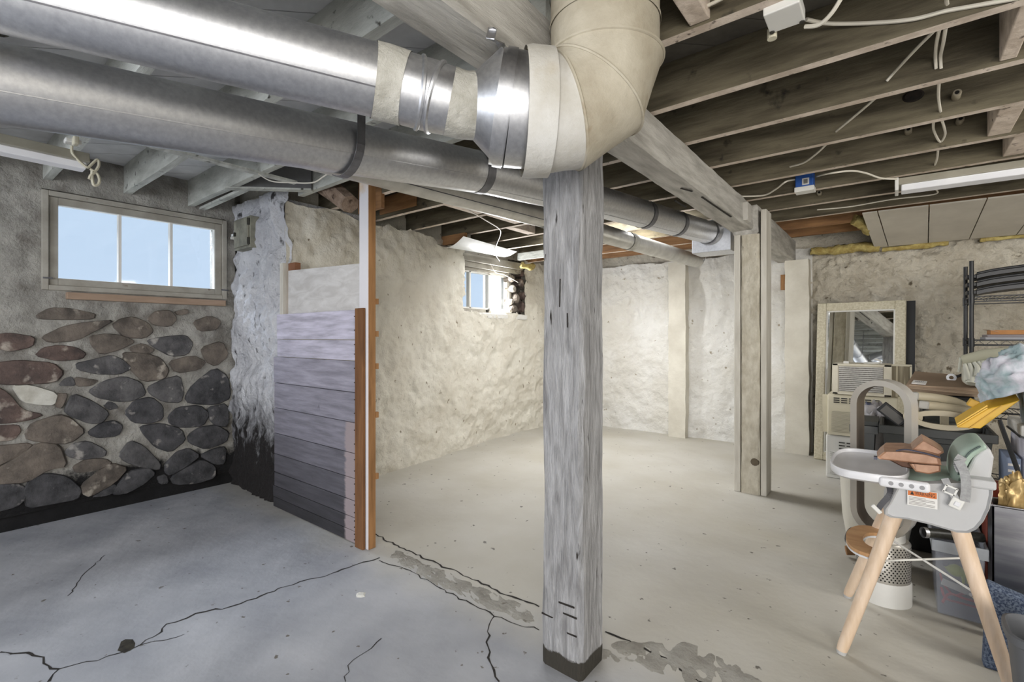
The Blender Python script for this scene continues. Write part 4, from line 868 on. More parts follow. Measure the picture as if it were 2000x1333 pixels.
def stad(hw, z0, z1, n=14):
    out = []
    for i in range(n + 1): a = math.pi * i / n; out.append((hw * math.cos(a), z1 - hw + hw * math.sin(a)))
    for i in range(n + 1): a = math.pi + math.pi * i / n; out.append((hw * math.cos(a), z0 + hw + hw * math.sin(a)))
    return out
o1, i1 = stad(.124, .31, 1.085), stad(.096, .338, 1.057); dd = .055; n = len(o1)
def fp(q, d): return fc + wv * q[0] + dv * d + Vector((0, 0, q[1]))
def ringpart(pa, da, pb, db, nm, m):
    MB().add([fp(q, da) for q in pa] + [fp(q, db) for q in pb], [(i, (i + 1) % n, n + (i + 1) % n, n + i) for i in range(n)]).build(nm, m, fan, smooth=40)
ringpart(o1, -dd, i1, -dd, 'loop_front', grey_f); ringpart(o1, -dd, o1, dd, 'loop_outer', plain('light_grey_loop', S(184, 180, 174), .35)); ringpart(i1, -dd, i1, dd, 'loop_inner', dark_f); ringpart(o1, dd, i1, dd, 'loop_back', grey_f)
cw = MB().tube(smooth_path([fc + Vector((-.10, -.06, .20)), fc + Vector((-.15, -.06, .26)), fc + Vector((-.135, -.04, .32)), fc + Vector((-.09, -.02, .33))], 6), .004, 6); cw.build('cord', black_p, fan)
# white bin on wooden feet
bn_ = thing('white_bin', 'tall white tapered bin on stubby wooden feet behind the grey loop fan', 'bin', (-.08, 3.48, 0))
prof = [(.0, .05), (.10, .05), (.128, .10), (.150, .25), (.165, .55), (.160, .58), (0, .58)]
MB().lathe((-.085, 3.49, 0), prof, 40, sx=1.08, sy=.9).build('bin_body', plain('glossy_cream_white', S(226, 222, 210), .35), bn_, smooth=35)
for a in (200, 250, 340, 90): MB().tube([Vector((-.085 + .15 * math.cos(math.radians(a)), 3.49 + .13 * math.sin(math.radians(a)), .04)), Vector((-.085 + .11 * math.cos(math.radians(a)), 3.49 + .10 * math.sin(math.radians(a)), .045))], .026, 12).build('foot', studwood, bn_, smooth=True)
for o in bn_.children:
    if o.name.startswith('foot'): o.location.z -= 0
# ---------------------------------------------------------------- high chair (faces -X)
HC = thing('high_chair', 'grey and wood baby high chair with tray, green cushion and warning sticker', 'high chair', (.08, 2.65, 0))
beech = mat('pale_beech', S(226, 204, 182), S(208, 182, 154), rough=.5, scale=3, stretch=(10, 10, 1), bump=.05)
beech2 = mat('orange_beech_footrest', S(194, 152, 108), S(172, 128, 86), rough=.5, scale=3, stretch=(2, 8, 8))
hgrey = plain('cool_grey_plastic', S(190, 190, 190), .45); hgrey2 = plain('pale_grey_tray', S(226, 226, 229), .35)
sage = plain('sage_green_leatherette', S(170, 190, 176), .5); webb = mat('grey_webbing', S(168, 168, 168), S(146, 146, 146), rough=.8, scale=90)
leg = {}
LEGS = {'fn': ((-.172, 2.385), (.005, 2.50)), 'ff': ((-.185, 2.92), (.005, 2.80)), 'rn': ((.335, 2.385), (.185, 2.50)), 'rf': ((.335, 2.92), (.185, 2.80))}
for k, (a, b) in LEGS.items():
    p0 = Vector((*a, .008)); p1 = Vector((*b, .60)); leg[k] = (p0, p1)
    MB().tube([p0, p0.lerp(p1, .05), p1], [.018, .021, .029], 20).build('leg', beech, HC, smooth=40)
    MB().tube([Vector((*a, 0)), p0 + (p1 - p0).normalized() * .006], [.017, .02], 14).build('foot_pad', hgrey, HC, smooth=True)
def on_leg(k, z): p0, p1 = leg[k]; return p0.lerp(p1, (z - p0.z) / (p1.z - p0.z))
for a, b in (('fn', 'rf'), ('ff', 'rn')):
    MB().tube([on_leg(a, .385), on_leg(a, .385).lerp(on_leg(b, .345), .5), on_leg(b, .345)], .0045, 8).build('cross_wire', plastic_w, HC, smooth=True)
for k in ('rn', 'rf'): MB().tube([on_leg(k, .345) + Vector((-.03, 0, 0)), on_leg(k, .345) + Vector((-.025, .012, -.01)), on_leg(k, .345)], .006, 8).build('wire_bolt', galv, HC)
# footrest: horseshoe of plywood
fz = .405; pn = on_leg('fn', fz); pf = on_leg('ff', fz); cy = (pn.y + pf.y) / 2; hw = (pf.y - pn.y) / 2
outer = [(pn.x + .01 - .13 * math.sin(math.pi * i / 16) ** .6, cy - hw * math.cos(math.pi * i / 16)) for i in range(17)]
inner = [(pn.x + .016 - .075 * math.sin(math.pi * i / 16) ** .7, cy - (hw - .085) * math.cos(math.pi * i / 16)) for i in range(17)]
mb = MB()
for z, in ((fz,), (fz - .014,)): mb.v += [Vector((x, y, z)) for x, y in outer + inner]
n = 17
for i in range(16):
    mb.f += [(i, i + 1, n + i + 1, n + i), (2 * n + i, 2 * n + i + 1, 3 * n + i + 1, 3 * n + i), (i, i + 1, 2 * n + i + 1, 2 * n + i), (n + i, n + i + 1, 3 * n + i + 1, 3 * n + i)]
mb.f += [(0, n, 3 * n, 2 * n), (n - 1, 2 * n - 1, 4 * n - 1, 3 * n - 1)]; mb.m = [0] * len(mb.f)
mb.build('footrest', beech2, HC)
MB().prism([(x, y, fz - .015) for x, y in outer] + [(x, y, fz - .015) for x, y in reversed(inner)], (0, 0, -.008)).build('footrest_support', hgrey2, HC)
for p, s in ((pn, 1), (pf, -1)): MB().bar(p + Vector((-.02, .02 * s, -.02)), p + Vector((.01, .0, -.06)), .03, .02).build('footrest_bracket', hgrey2, HC, bevel=.004)
# seat shell from its side outline
side = [(1727, 1006), (1727, 996), (1735, 985), (1754, 948), (1770, 945), (1890, 944), (1941, 942), (1940, 968), (1934, 995), (1922, 1020), (1908, 1036), (1893, 1043), (1870, 1042), (1816, 1026), (1769, 1015), (1738, 1012)]
Q = [ony(px, py, 2.45) for px, py in side]; c0 = sum(Q, Vector()) / len(Q); mb = MB(); m = len(Q)
for y, s in ((2.462, .93), (2.45, .975), (2.458, 1), (2.55, 1.03), (2.75, 1.03), (2.842, 1), (2.85, .975), (2.838, .93)):
    mb.v += [Vector((c0.x + (q.x - c0.x) * s, y, c0.z + (q.z - c0.z) * (s if q.z < .74 else 1))) for q in Q]
for k in range(7):
    for i in range(m): mb.f.append((k * m + i, k * m + (i + 1) % m, (k + 1) * m + (i + 1) % m, (k + 1) * m + i))
mb.f += [tuple(range(m)), tuple(7 * m + i for i in range(m))]; mb.m = [0] * len(mb.f)
mb.build('seat_shell', hgrey, HC, smooth=55)
a = ony(1760, 949, 2.446); b = ony(1942, 943, 2.446)
MB().box(ony(1888, 944, 2.446).x, b.x + .006, 2.44, 2.86, b.z - .03, b.z + .004).build('shell_rim', hgrey, HC, bevel=.008)
# backrest shell and cushion
bk = [ony(px, py, 2.65) for px, py in ((1868, 940), (1880, 905), (1892, 880), (1908, 862), (1922, 862), (1930, 880), (1925, 915), (1915, 945))]
MB().prism([Vector((p.x, 2.50, p.z)) for p in bk], (0, .30, 0)).build('backrest', hgrey, HC, bevel=.02, seg=3)
def pad(pts, y0, y1, th, nm, m):
    P = smooth_path(pts, 5); mb = MB(); n = 12; k = len(P)
    for i, p in enumerate(P):
        d = (P[min(i + 1, k - 1)] - P[max(i - 1, 0)]).normalized(); nn = Vector((-d.z, 0, d.x)); e = math.sin(math.pi * min(1, max(0, (i + .6) / (k + .2)))) ** .35; hw = (y1 - y0) / 2 * (.72 + .28 * e)
        for j in range(n):
            t = 2 * math.pi * j / n; cx = math.copysign(abs(math.cos(t)) ** .6, math.cos(t)); sx = math.copysign(abs(math.sin(t)) ** .8, math.sin(t))
            mb.v.append(p + Vector((0, (y0 + y1) / 2 - p.y + cx * hw, 0)) + nn * (sx * th / 2 * e))
    for i in range(k - 1):
        for j in range(n): mb.f.append((i * n + j, i * n + (j + 1) % n, (i + 1) * n + (j + 1) % n, (i + 1) * n + j))
    mb.f += [tuple(range(n)), tuple((k - 1) * n + j for j in range(n))]; mb.m = [0] * len(mb.f)
    return mb.build(nm, m, HC, smooth=60)
cu = pad([ony(1862, 935, 2.62), ony(1868, 905, 2.62), ony(1880, 880, 2.62), ony(1900, 866, 2.62), ony(1918, 863, 2.62)], 2.47, 2.80, .05, 'back_cushion', sage)
pad([Vector((-.01, 2.65, .66)), Vector((.04, 2.65, .705)), Vector((.12, 2.65, .725)), Vector((.22, 2.65, .735))], 2.475, 2.82, .05, 'seat_cushion', sage)
MB().tube(smooth_path([ony(1872, 928, 2.47), ony(1880, 905, 2.468), ony(1893, 885, 2.47), ony(1915, 872, 2.48)], 6), .003, 6).build('cushion_piping', plain('dark_green_piping', S(70, 86, 82)), HC)
# tray
def trayo(s, z, n=40):
    out = []
    for i in range(n):
        a = 2 * math.pi * i / n; ca, sa = math.cos(a), math.sin(a); e = .55
        x = -.09 + (.138 * s) * math.copysign(abs(ca) ** e, ca) * (1 if ca < 0 else 1.0); y = 2.65 + (.255 * s) * math.copysign(abs(sa) ** (.75 if ca < 0 else e), sa)
        out.append(Vector((x, y, z)))
    return out
rings = [trayo(.92, .712), trayo(.99, .722), trayo(1.0, .745), trayo(.985, .752), trayo(.95, .752), trayo(.93, .738), trayo(.5, .736)]
mb = MB(); n = 40
for r in rings: mb.v += r
for k in range(6):
    for i in range(n): mb.f.append((k * n + i, k * n + (i + 1) % n, (k + 1) * n + (i + 1) % n, (k + 1) * n + i))
mb.f += [tuple(range(n)), tuple(6 * n + i for i in range(n))]; mb.m = [0] * len(mb.f)
mb.build('tray', hgrey2, HC, smooth=50)
for y in (2.388, 2.882): 
    MB().box(-.05, .105, y, y + .03, .708, .748).build('tray_arm', hgrey2, HC, bevel=.012, seg=3)
for k in range(4): MB().lathe((-.012 + k * .031, 2.3865, .728), [(.0, 0), (.008, 0), (.0085, .004)], 12, axis=(0, 1, 0)).build('arm_hole', plain('grey_recess', S(150, 150, 152)), HC)
# warning sticker
lab_m = plain('white_sticker', S(228, 226, 222), .5); org = plain('orange_sticker_band', S(206, 112, 48), .5); blk = plain('black_print', S(40, 34, 30), .6)
yl = 2.4475; L0 = ony(1772, 954, yl); L1 = ony(1831, 990, yl); zt = L0.z; dz = L0.z - ony(1772, 986, yl).z
w_ = L1.x - L0.x
lb = MB().box(L0.x, L1.x, yl - .0012, yl, zt - dz, zt).build('warning_label', lab_m, HC)
MB().box(L0.x + .002, L1.x - .002, yl - .0018, yl - .001, zt - dz * .40, zt - .002).build('orange_band', org, lb)
me = text_mesh('WARNING', .021); mb = MB(); xs = [v.co.x for v in me.vertices]; kx = w_ * .66 / (max(xs) - min(xs))
mb.v = [Vector((L0.x + w_ * .26 + v.co.x * kx, yl - .0022, zt - dz * .33 + v.co.y * 1.0)) for v in me.vertices]; mb.f = [tuple(p.vertices) for p in me.polygons]; mb.m = [0] * len(mb.f); mb.build('lettering', blk, lb, fix=False)
MB().add([(L0.x + w_ * .10, yl - .0022, zt - dz * .34), (L0.x + w_ * .23, yl - .0022, zt - dz * .34), (L0.x + w_ * .165, yl - .0022, zt - dz * .1)], [(0, 1, 2)]).build('hazard_triangle', blk, lb, fix=False)
gp = plain('grey_fine_print', S(150, 146, 142), .6)
for i, k in enumerate((.48, .56, .64, .74, .82, .90)): MB().box(L0.x + .005, L0.x + w_ * (.62 if i in (0, 3) else .92), yl - .0016, yl - .0008, zt - dz * k - .0022, zt - dz * k).build('fine_print', gp, lb)
# harness straps and buckles
def ribbon(pts, w, nm, m, par, up=(0, -1, 0)):
    P = smooth_path(pts, 6); mb = MB()
    for a, b in zip(P, P[1:]): mb.bar(a, b, w, .0025, up=up)
    return mb.build(nm, m, par)
T = lambda px, py, y=2.435: ony(px, py, y)
ribbon([T(1872, 900), T(1884, 925, 2.425), T(1887, 955, 2.42), T(1884, 980, 2.425)], .028, 'harness_strap', webb, HC)
ribbon([T(1845, 935), T(1855, 955, 2.43), T(1870, 980, 2.43)], .022, 'harness_strap', webb, HC)
ribbon([T(1880, 892, 2.46), T(1872, 905, 2.45), T(1878, 922, 2.435)], .03, 'harness_strap', webb, HC)
bu = T(1868, 984, 2.428); ax = (T(1862, 995) - T(1875, 972)).normalized(); ay = Vector((0, 1, 0)).cross(ax)
MB().obox(bu, ax, ay, (0, 1, 0), .02, .018, .005).build('buckle', plastic_w, HC, bevel=.004)
MB().obox(bu + ay * -.002 + Vector((0, -.006, 0)), ax, ay, (0, 1, 0), .009, .009, .003).build('buckle_button', hgrey2, HC, bevel=.003)
b2 = T(1856, 958, 2.43)
for s in (-1, 1): MB().obox(b2 + ay * .016 * s, ax, ay, (0, 1, 0), .014, .003, .003).obox(b2 + ax * .013 * s, ax, ay, (0, 1, 0), .003, .017, .003).build('strap_adjuster', plastic_w, HC)
ribbon([T(1735, 945, 2.50), T(1738, 965, 2.47), T(1722, 985, 2.46), T(1713, 998, 2.46)], .02, 'harness_strap', plain('dark_webbing', S(70, 70, 74)), HC)
MB().obox(T(1712, 995, 2.46), (1, 0, 1), (1, 0, -1), (0, 1, 0), .008, .02, .006).build('buckle', plastic_w, HC, bevel=.003)
# brown folded pouch lying on the chair
leather = mat('tan_leather', S(188, 150, 124), S(164, 126, 100), rough=.5, scale=20, bump=.1, bscale=120); leather_d = plain('dark_leather_fold', S(96, 66, 48), .7)
pc = thing('leather_pouch', 'folded tan leather pouch lying across the high chair tray', 'pouch', (.08, 2.5, .75))
def wedge(pp, y0, y1, nm, m, ybul=.01):
    a = [ony(px, py, y0) for px, py in pp]; mb = MB(); c = sum(a, Vector()) / len(a); n = len(a)
    for y, s in ((y0 + .012, .9), (y0, 1), ((y0 + y1) / 2, 1.05), (y1, .96), (y1 + .004, .8)): mb.v += [Vector((c.x + (p.x - c.x) * s, y, c.z + (p.z - c.z) * s)) for p in a]
    for k in range(4):
        for i in range(n): mb.f.append((k * n + i, k * n + (i + 1) % n, (k + 1) * n + (i + 1) % n, (k + 1) * n + i))
    mb.f += [tuple(range(n)), tuple(4 * n + i for i in range(n))]; mb.m = [0] * len(mb.f)
    return mb.build(nm, m, pc, smooth=35)
wedge([(1741, 899), (1755, 888), (1790, 889), (1840, 895), (1867, 903), (1870, 915), (1850, 914), (1800, 909), (1745, 903)], 2.478, 2.70, 'front_flap', leather)
wedge([(1805, 888), (1832, 866), (1858, 880), (1874, 890), (1860, 897), (1820, 893)], 2.56, 2.74, 'back_fold', leather)
wedge([(1805, 912), (1868, 917), (1868, 928), (1845, 933), (1818, 928)], 2.48, 2.60, 'lower_fold', leather)
wedge([(1765, 905), (1815, 910), (1818, 924), (1790, 918)], 2.49, 2.66, 'inner_fold', leather_d)
ribbon([ony(1778, 886, 2.50), ony(1800, 884, 2.50), ony(1840, 892, 2.50), ony(1868, 900, 2.50)], .018, 'zip_edge', plain('navy_edging', S(70, 74, 98)), pc, up=(0, 0, 1))
MB().obox(ony(1737, 900, 2.50), (1, 0, 0), (0, 1, 0), (0, 0, 1), .006, .012, .006).build('strap_end', plain('slate_webbing', S(84, 86, 100)), pc)
pc.location += Vector((-.045, 0, .004))
# ---------------------------------------------------------------- dark totes behind the chair
dk = plain('charcoal_tote_plastic', S(58, 60, 58), .5); dk2 = plain('black_tote_plastic', S(22, 22, 24), .6)
def tote(nm, x0, x1, y0, y1, z0, z1, m, lab, taper=.03, rim=True, cat='tote', wall=.006):
    t = thing(nm, lab, cat, ((x0 + x1) / 2, (y0 + y1) / 2, z0)); mb = MB(); k = taper
    lo = [(x0 + k, y0 + k), (x1 - k, y0 + k), (x1 - k, y1 - k), (x0 + k, y1 - k)]; hi = [(x0, y0), (x1, y0), (x1, y1), (x0, y1)]; w = wall
    hi2 = [(x0 + w, y0 + w), (x1 - w, y0 + w), (x1 - w, y1 - w), (x0 + w, y1 - w)]; lo2 = [(a + (w if a < (x0 + x1) / 2 else -w), b + (w if b < (y0 + y1) / 2 else -w)) for a, b in lo]
    mb.v = [Vector((a, b, z0)) for a, b in lo] + [Vector((a, b, z1)) for a, b in hi] + [Vector((a, b, z1)) for a, b in hi2] + [Vector((a, b, z0 + w)) for a, b in lo2]
    mb.f = [(3, 2, 1, 0), (12, 13, 14, 15)]
    for g in (0, 4, 8):
        for i in range(4): j = (i + 1) % 4; mb.f.append((g + i, g + j, g + 4 + j, g + 4 + i))
    mb.m = [0] * len(mb.f); mb.build('body', m, t, bevel=.012, seg=3)
    if rim:
        r = .016
        for a, b, c, d in ((x0 - r, x1 + r, y0 - r, y0), (x0 - r, x1 + r, y1, y1 + r), (x0 - r, x0, y0, y1), (x1, x1 + r, y0, y1)):
            MB().box(a, b, c, d, z1 - .045, z1 + .004).build('rim', m, t, bevel=.004)
    return t
tote('storage_tote', .03, .42, 3.78, 4.02, .005, .44, dk2, 'black storage bin standing on the floor under the charcoal tote')
t2 = tote('storage_tote', -.06, .42, 3.66, 4.03, .45, .765, dk, 'charcoal storage tote full of beige plastic parts behind the high chair')
for x in (.05, .27): MB().box(x, x + .10, 3.645, 3.66, .70, .722).build('grip', dk2, t2)
MB().box(.06, .38, 3.655, 3.672, .49, .69).build('embossed_panel', plain('charcoal_panel', S(50, 52, 50)), t2, bevel=.004)
tote('grey_tub', -.21, -.095, 3.74, 4.0, .005, .74, plain('slate_grey_plastic', S(96, 98, 98), .5), 'slim slate grey tub with a rolled rim beside the charcoal tote', cat='tub')
lid = MB().box(-.22, -.08, 3.72, 4.01, .762, .786).build('lid', dk); tag(lid, 'loose charcoal lid lying on the slim grey tub', 'lid'); lid.data.transform(Matrix.Translation((0, 0, -.014)))
# beige curved parts in the tote
beige = plain('beige_plastic', S(208, 196, 168), .4); silv = plain('pale_grey_pad', S(200, 198, 192), .5)
def armpiece(pp, Y, r, lab):
    t = thing('curved_plastic_arm', lab, 'plastic part', ony(*pp[0], Y)); P = smooth_path([ony(px, py, Y + dy) for (px, py), dy in zip(pp, [.02 * i for i in range(len(pp))])], 6)
    MB().tube(P, [r * (1 - .15 * i / len(P)) for i in range(len(P))], 14, flat=.5).build('arm', beige, t, smooth=60)
    d = (P[1] - P[0]).normalized(); MB().obox(P[0] - d * .012, d, Vector((0, 1, 0)), d.cross(Vector((0, 1, 0))), .024, .02, .024).build('pad', silv, t, bevel=.010, seg=3)
armpiece([(1790, 774), (1830, 778), (1865, 785), (1890, 796), (1912, 800)], 3.83, .026, 'upper beige curved arm with a grey pad sticking out of the charcoal tote')
armpiece([(1810, 792), (1845, 796), (1880, 801), (1905, 803)], 3.775, .026, 'lower beige curved arm with a grey pad in the charcoal tote')
def oval(cpx, rx, rz, Y, r, lab, dpt=.05):
    c = ony(*cpx, Y); t = thing('oval_plastic_ring', lab, 'plastic part', c); mb = MB(); n = 32
    pts = [(math.cos(2 * math.pi * i / n), math.sin(2 * math.pi * i / n)) for i in range(n)]
    for y, s in ((0, 1), (0, .72), (dpt, .66), (dpt, .97)): mb.v += [c + Vector((a * (rx if s > .9 else rx - .035), y, b * (rz if s > .9 else rz - .03))) for a, b in pts]
    for k in range(4):
        for i in range(n): j = (i + 1) % n; k2 = (k + 1) % 4; mb.f.append((k * n + i, k * n + j, k2 * n + j, k2 * n + i))
    mb.m = [0] * len(mb.f); mb.build('ring', beige, t, smooth=45); return t, c
oval((1843, 822), .145, .055, 3.674, .02, 'wide beige oval ring resting in the charcoal tote', .022)
oval((1783, 815), .045, .045, 3.715, .02, 'small beige round ring in the charcoal tote beside the wide oval ring')
t, c_ = oval((1845, 795), .07, .04, 3.935, .02, 'beige oval ring wedged behind the curved arms')
MB().box(c_.x - .02, c_.x + .02, 3.945, 3.975, .457, c_.z - .02).build('stem', beige, t, bevel=.004)
# tablet-like frame and white sack by the loop
tb = thing('tablet', 'thin black framed tablet leaning in the slim grey tub', 'tablet', ony(1745, 815, 3.8))
ctr = ony(1743, 810, 3.80); MB().obox(ctr, (.75, 0, -.66), (.2, .9, .2), (.66, 0, .75), .075, .008, .035).build('panel', black_p, tb, bevel=.004)
MB().obox(ctr + Vector((0, -.012, 0)), (.75, 0, -.66), (.2, .9, .2), (.66, 0, .75), .06, .003, .024).build('screen', plain('grey_screen', S(110, 108, 104), .3), tb)
def bag(nm, lab, c, rx, ry, rz, m, seed, cat='bag', crumple=.18, bands=None):
    mb = MB(); nu, nv = 36, 24
    def fn(u, v):
        a = 2 * math.pi * u; b = math.pi * (v - .5); d = Vector((math.cos(a) * math.cos(b), math.sin(a) * math.cos(b), math.sin(b)))
        d2 = Vector([math.copysign(abs(q) ** .75, q) for q in d]); s = 1 + crumple * (fr(d + Vector((seed, 0, 0)), 2.2) - .8 * abs(fr(d + Vector((0, seed, 0)), 4.5)) + .5 * fr(d + Vector((0, 0, seed)), 9))
        return Vector(c) + Vector((d2.x * rx * s, d2.y * ry * s, d2.z * rz * s))
    return tag(mb.grid(fn, nu, nv).build(nm, m, smooth=75), lab, cat)
bag('plastic_sack', 'crumpled white plastic sack seen through the loop of the tower fan', (-.08, 4.26, .42), .155, .15, .415, mat('white_sack', S(214, 212, 214), S(178, 174, 176), rough=.5, scale=6, spots=S(120, 128, 160), spot_scale=9, spot_at=.66), 3)
# cardboard on a low black cabinet
cab = thing('storage_cabinet', 'low black cabinet behind the charcoal tote carrying a flat carton', 'cabinet', (.25, 4.3, 0))
MB().box(.14, .385, 4.10, 4.55, .003, .925).build('cabinet_body', dk2, cab, bevel=.005); MB().box(.15, .375, 4.09, 4.10, .02, .905).build('door', dk, cab, bevel=.003)
card = mat('brown_cardboard', S(178, 156, 134), S(164, 142, 120), rough=.8, scale=4)
cb = thing('flat_carton', 'flattened brown cardboard carton with a white shipping label on the black cabinet', 'carton', (.26, 4.3, .93))
MB().prism([(.07, 4.08, .93), (.40, 4.08, .93), (.40, 4.50, .93), (.13, 4.50, .93)], (0, .0, .055)).build('carton_body', card, cb, bevel=.003)
MB().prism([(.05, 4.04, .965), (.40, 4.04, .945), (.42, 4.36, 1.035), (.11, 4.42, 1.05)], (0, -.002, .006)).build('top_flap', card, cb)
MB().prism([(.085, 4.10, .992), (.155, 4.09, .988), (.165, 4.14, 1.005), (.098, 4.155, 1.009)], (0, 0, .004)).build('shipping_label', lab_m, cb)
for k in range(5): MB().box(.107 + k * .009, .111 + k * .009, 4.115, 4.13, 1.003 + .002, 1.0085).build('label_print', gp, cb)
# wire shelf rack
rk = thing('wire_shelf_rack', 'black wire shelving rack with tall round posts by the rough wall', 'shelf', (.8, 4.82, 0))
blkm = plain('black_coated_steel', S(34, 35, 37), .4, metal=.3)
RX0, RX1, RY0, RY1 = .42, 1.32, 4.64, 5.0
for x in (RX0, RX1):
    for y in (RY0, RY1):
        MB().tube([(x, y, 0), (x, y, 1.83)], .0125, 14).build('post', blkm, rk, smooth=True)
for z in (.25, .74, 1.24, 1.545):
    for zz in (z, z + .035):
        MB().tube([(RX0, RY0, zz), (RX1, RY0, zz)], .004, 6).tube([(RX0, RY1, zz), (RX1, RY1, zz)], .004, 6).tube([(RX0, RY0, zz), (RX0, RY1, zz)], .004, 6).tube([(RX1, RY0, zz), (RX1, RY1, zz)], .004, 6).build('shelf_rail', blkm, rk)
    mb = MB(); n = 26
    for i in range(n): x = RX0 + (RX1 - RX0) * i / n; x2 = RX0 + (RX1 - RX0) * (i + 1) / n; mb.bar((x, RY0, z + (.035 if i % 2 else 0)), (x2, RY0, z + (0 if i % 2 else .035)), .003, .003)
    mb.build('truss_wire', blkm, rk); mb = MB()
    for i in range(1, 34): x = RX0 + (RX1 - RX0) * i / 34; mb.bar((x, RY0, z + .037), (x, RY1, z + .037), .003, .003)
    mb.build('shelf_wires', blkm, rk)
    for x in (RX0, RX1):
        for y in (RY0, RY1): MB().tube([(x, y, z - .012), (x, y, z + .05)], .0165, 12).build('collar', blkm, rk, smooth=True)
gl = plain('matte_black_lid', S(36, 37, 40), .45)
for i, (z, dx) in enumerate(((1.592, 0), (1.648, 0), (1.704, 0))):
    t = thing('bin_lid', ['bottom', 'middle', 'top'][i] + ' curved black plastic lid in the pile on the upper rack shelf', 'lid', (.85, 4.8, z), 'black lids on the rack')
    mb = MB(); hh = .038
    def lidp(u, v, z=z, dx=dx, top=0): return Vector((.45 + dx + .82 * u, 4.665 + .30 * v, z + .004 + .055 * math.sin(math.pi * u) ** .7 * (1 - .25 * (2 * v - 1) ** 2) + top))
    mb.grid(lambda u, v: lidp(u, v, top=hh), 20, 6); mb.grid(lambda u, v: lidp(u, v), 20, 6)
    mb.grid(lambda u, v: lidp(u, 0, top=hh * v), 20, 1); mb.grid(lambda u, v: lidp(u, 1, top=hh * v), 20, 1); mb.grid(lambda u, v: lidp(0, u, top=hh * v), 6, 1); mb.grid(lambda u, v: lidp(1, u, top=hh * v), 6, 1)
    mb.build('lid_panel', gl, t, smooth=40)
    MB().tube([lidp(k / 12, 0, top=hh) + Vector((0, -.006, -.004)) for k in range(13)], .009, 8).build('lid_rim', gl, t, smooth=True)
    MB().box(.40 + dx, .46 + dx, 4.68, 4.80, z + .008, z + .034).build('lid_handle', gl, t, bevel=.004)
tr = thing('shallow_carton', 'small open brown cardboard tray on the lower rack shelf', 'carton', (.66, 4.78, 1.31))
MB().box(.52, .74, 4.68, 4.86, 1.315, 1.345).build('carton_body', mat('kraft_card', S(176, 126, 78), S(158, 110, 64), rough=.8), tr, bevel=.002)
MB().prism([(.515, 4.675, 1.345), (.56, 4.675, 1.33), (.56, 4.86, 1.33), (.50, 4.86, 1.35)], (0, 0, .003)).build('flap', card, tr)
tag(MB().box(.49, .86, 4.65, 4.92, 1.279, 1.296).build('grey_folder', plain('grey_folder', S(150, 150, 156), .6), bevel=.003), 'thin grey folder lying flat on the lower rack shelf', 'folder')
tag(MB().box(.50, .88, 4.655, 4.91, 1.297, 1.314).build('grey_book', plain('dull_mauve_cover', S(122, 114, 118), .6), bevel=.002), 'flat mauve-grey book under the small cardboard tray', 'book')
# white hamper, tie-dye cloth and pale fringed roll on top
hm = thing('white_hamper', 'tall white plastic hamper with a dark rim line holding the tie-dye bundle', 'hamper', (.66, 3.6, 0))
hpm = mat('printed_white_plastic', S(222, 220, 226), S(190, 190, 206), rough=.5, scale=5)
MB().prism([(.50, 3.46, 0), (.86, 3.46, 0), (.86, 3.82, 0), (.50, 3.82, 0)], (-.0, 0, .80)).build('hamper_body', hpm, hm, bevel=.03, seg=3)
MB().box(.49, .87, 3.45, 3.83, .80, .86).build('hamper_lid', plastic_w, hm, bevel=.012); MB().box(.488, .872, 3.448, 3.832, .795, .803).build('rim_line', black_p, hm)
tie = mat('tie_dye_cloth', S(214, 212, 222), S(152, 172, 176), rough=.8, scale=5, bump=.3, bscale=9, lo=.4, hi=.6, spots=S(120, 130, 150), spot_scale=6, spot_at=.66, distort=1.2)
TT = [ony(px, py, 3.42) for px, py in ((1869, 836), (1928, 800), (1993, 782))]
def tray_top(x):
    a, b = (TT[0], TT[1]) if x < TT[1].x else (TT[1], TT[2]); return a.z + (b.z - a.z) * (x - a.x) / (b.x - a.x)
def cloth():
    mb = MB(); c = Vector((.60, 3.52, 1.075))
    def fn(u, v):
        a = 2 * math.pi * u; b = math.pi * (v - .5); d = Vector((math.cos(a) * math.cos(b), math.sin(a) * math.cos(b), math.sin(b)))
        w = d + Vector((fr(d, 1.5), fr(d + Vector((2, 2, 2)), 1.5), fr(d + Vector((5, 5, 5)), 1.5))) * .5
        k = w.x * .75 + w.z * .55 + w.y * .3; l = w.z * .8 - w.x * .5
        f = 1 + .12 * fr(d, 1.3) + .07 * math.sin(k * 13 + 2 * l) - .09 * abs(fr(Vector((k * 2.6, l * .8, w.y)), 2.2)) - .05 * abs(fr(Vector((k * 5, l, 3)), 3))
        p = c + Vector((d.x * .17, d.y * .17, d.z * .20)) * f
        if d.x < -.1: p += Vector((.09 * d.x, -.03, .10 * d.x * max(0, .5 - d.z)))
        if p.x < .505: p.z = max(p.z, tray_top(p.x) + .045)
        if p.z < .866: p.z = .866 + (p.z - .866) * .1 if p.x > .48 else p.z
        return p
    return tag(mb.grid(fn, 110, 80).build('cloth_bundle', tie, smooth=85), 'bunched tie-dye cloth in white, grey and teal on the white hamper', 'cloth')
cloth()
pale = plain('pale_olive_cloth', S(190, 188, 166), .8); palew = plain('offwhite_fringe', S(218, 218, 204), .8)
rl = thing('fringed_roll', 'rolled pale fabric with a dangling white fringe above the carton', 'roll', ony(1920, 715, 4.0))
Ra = ony(1882, 705, 4.05); Rb = ony(1965, 690, 4.0)
MB().tube([Ra, Ra.lerp(Rb, .5) + Vector((0, 0, .008)), Rb + Vector((.08, 0, .01))], [.034, .038, .036], 16).build('rolled_fabric', pale, rl, smooth=True)
MB().tube([Ra + Vector((-.012, 0, .02)), Ra + Vector((-.02, 0, -.07))], .008, 8).build('cord', palew, rl)
random.seed(3)
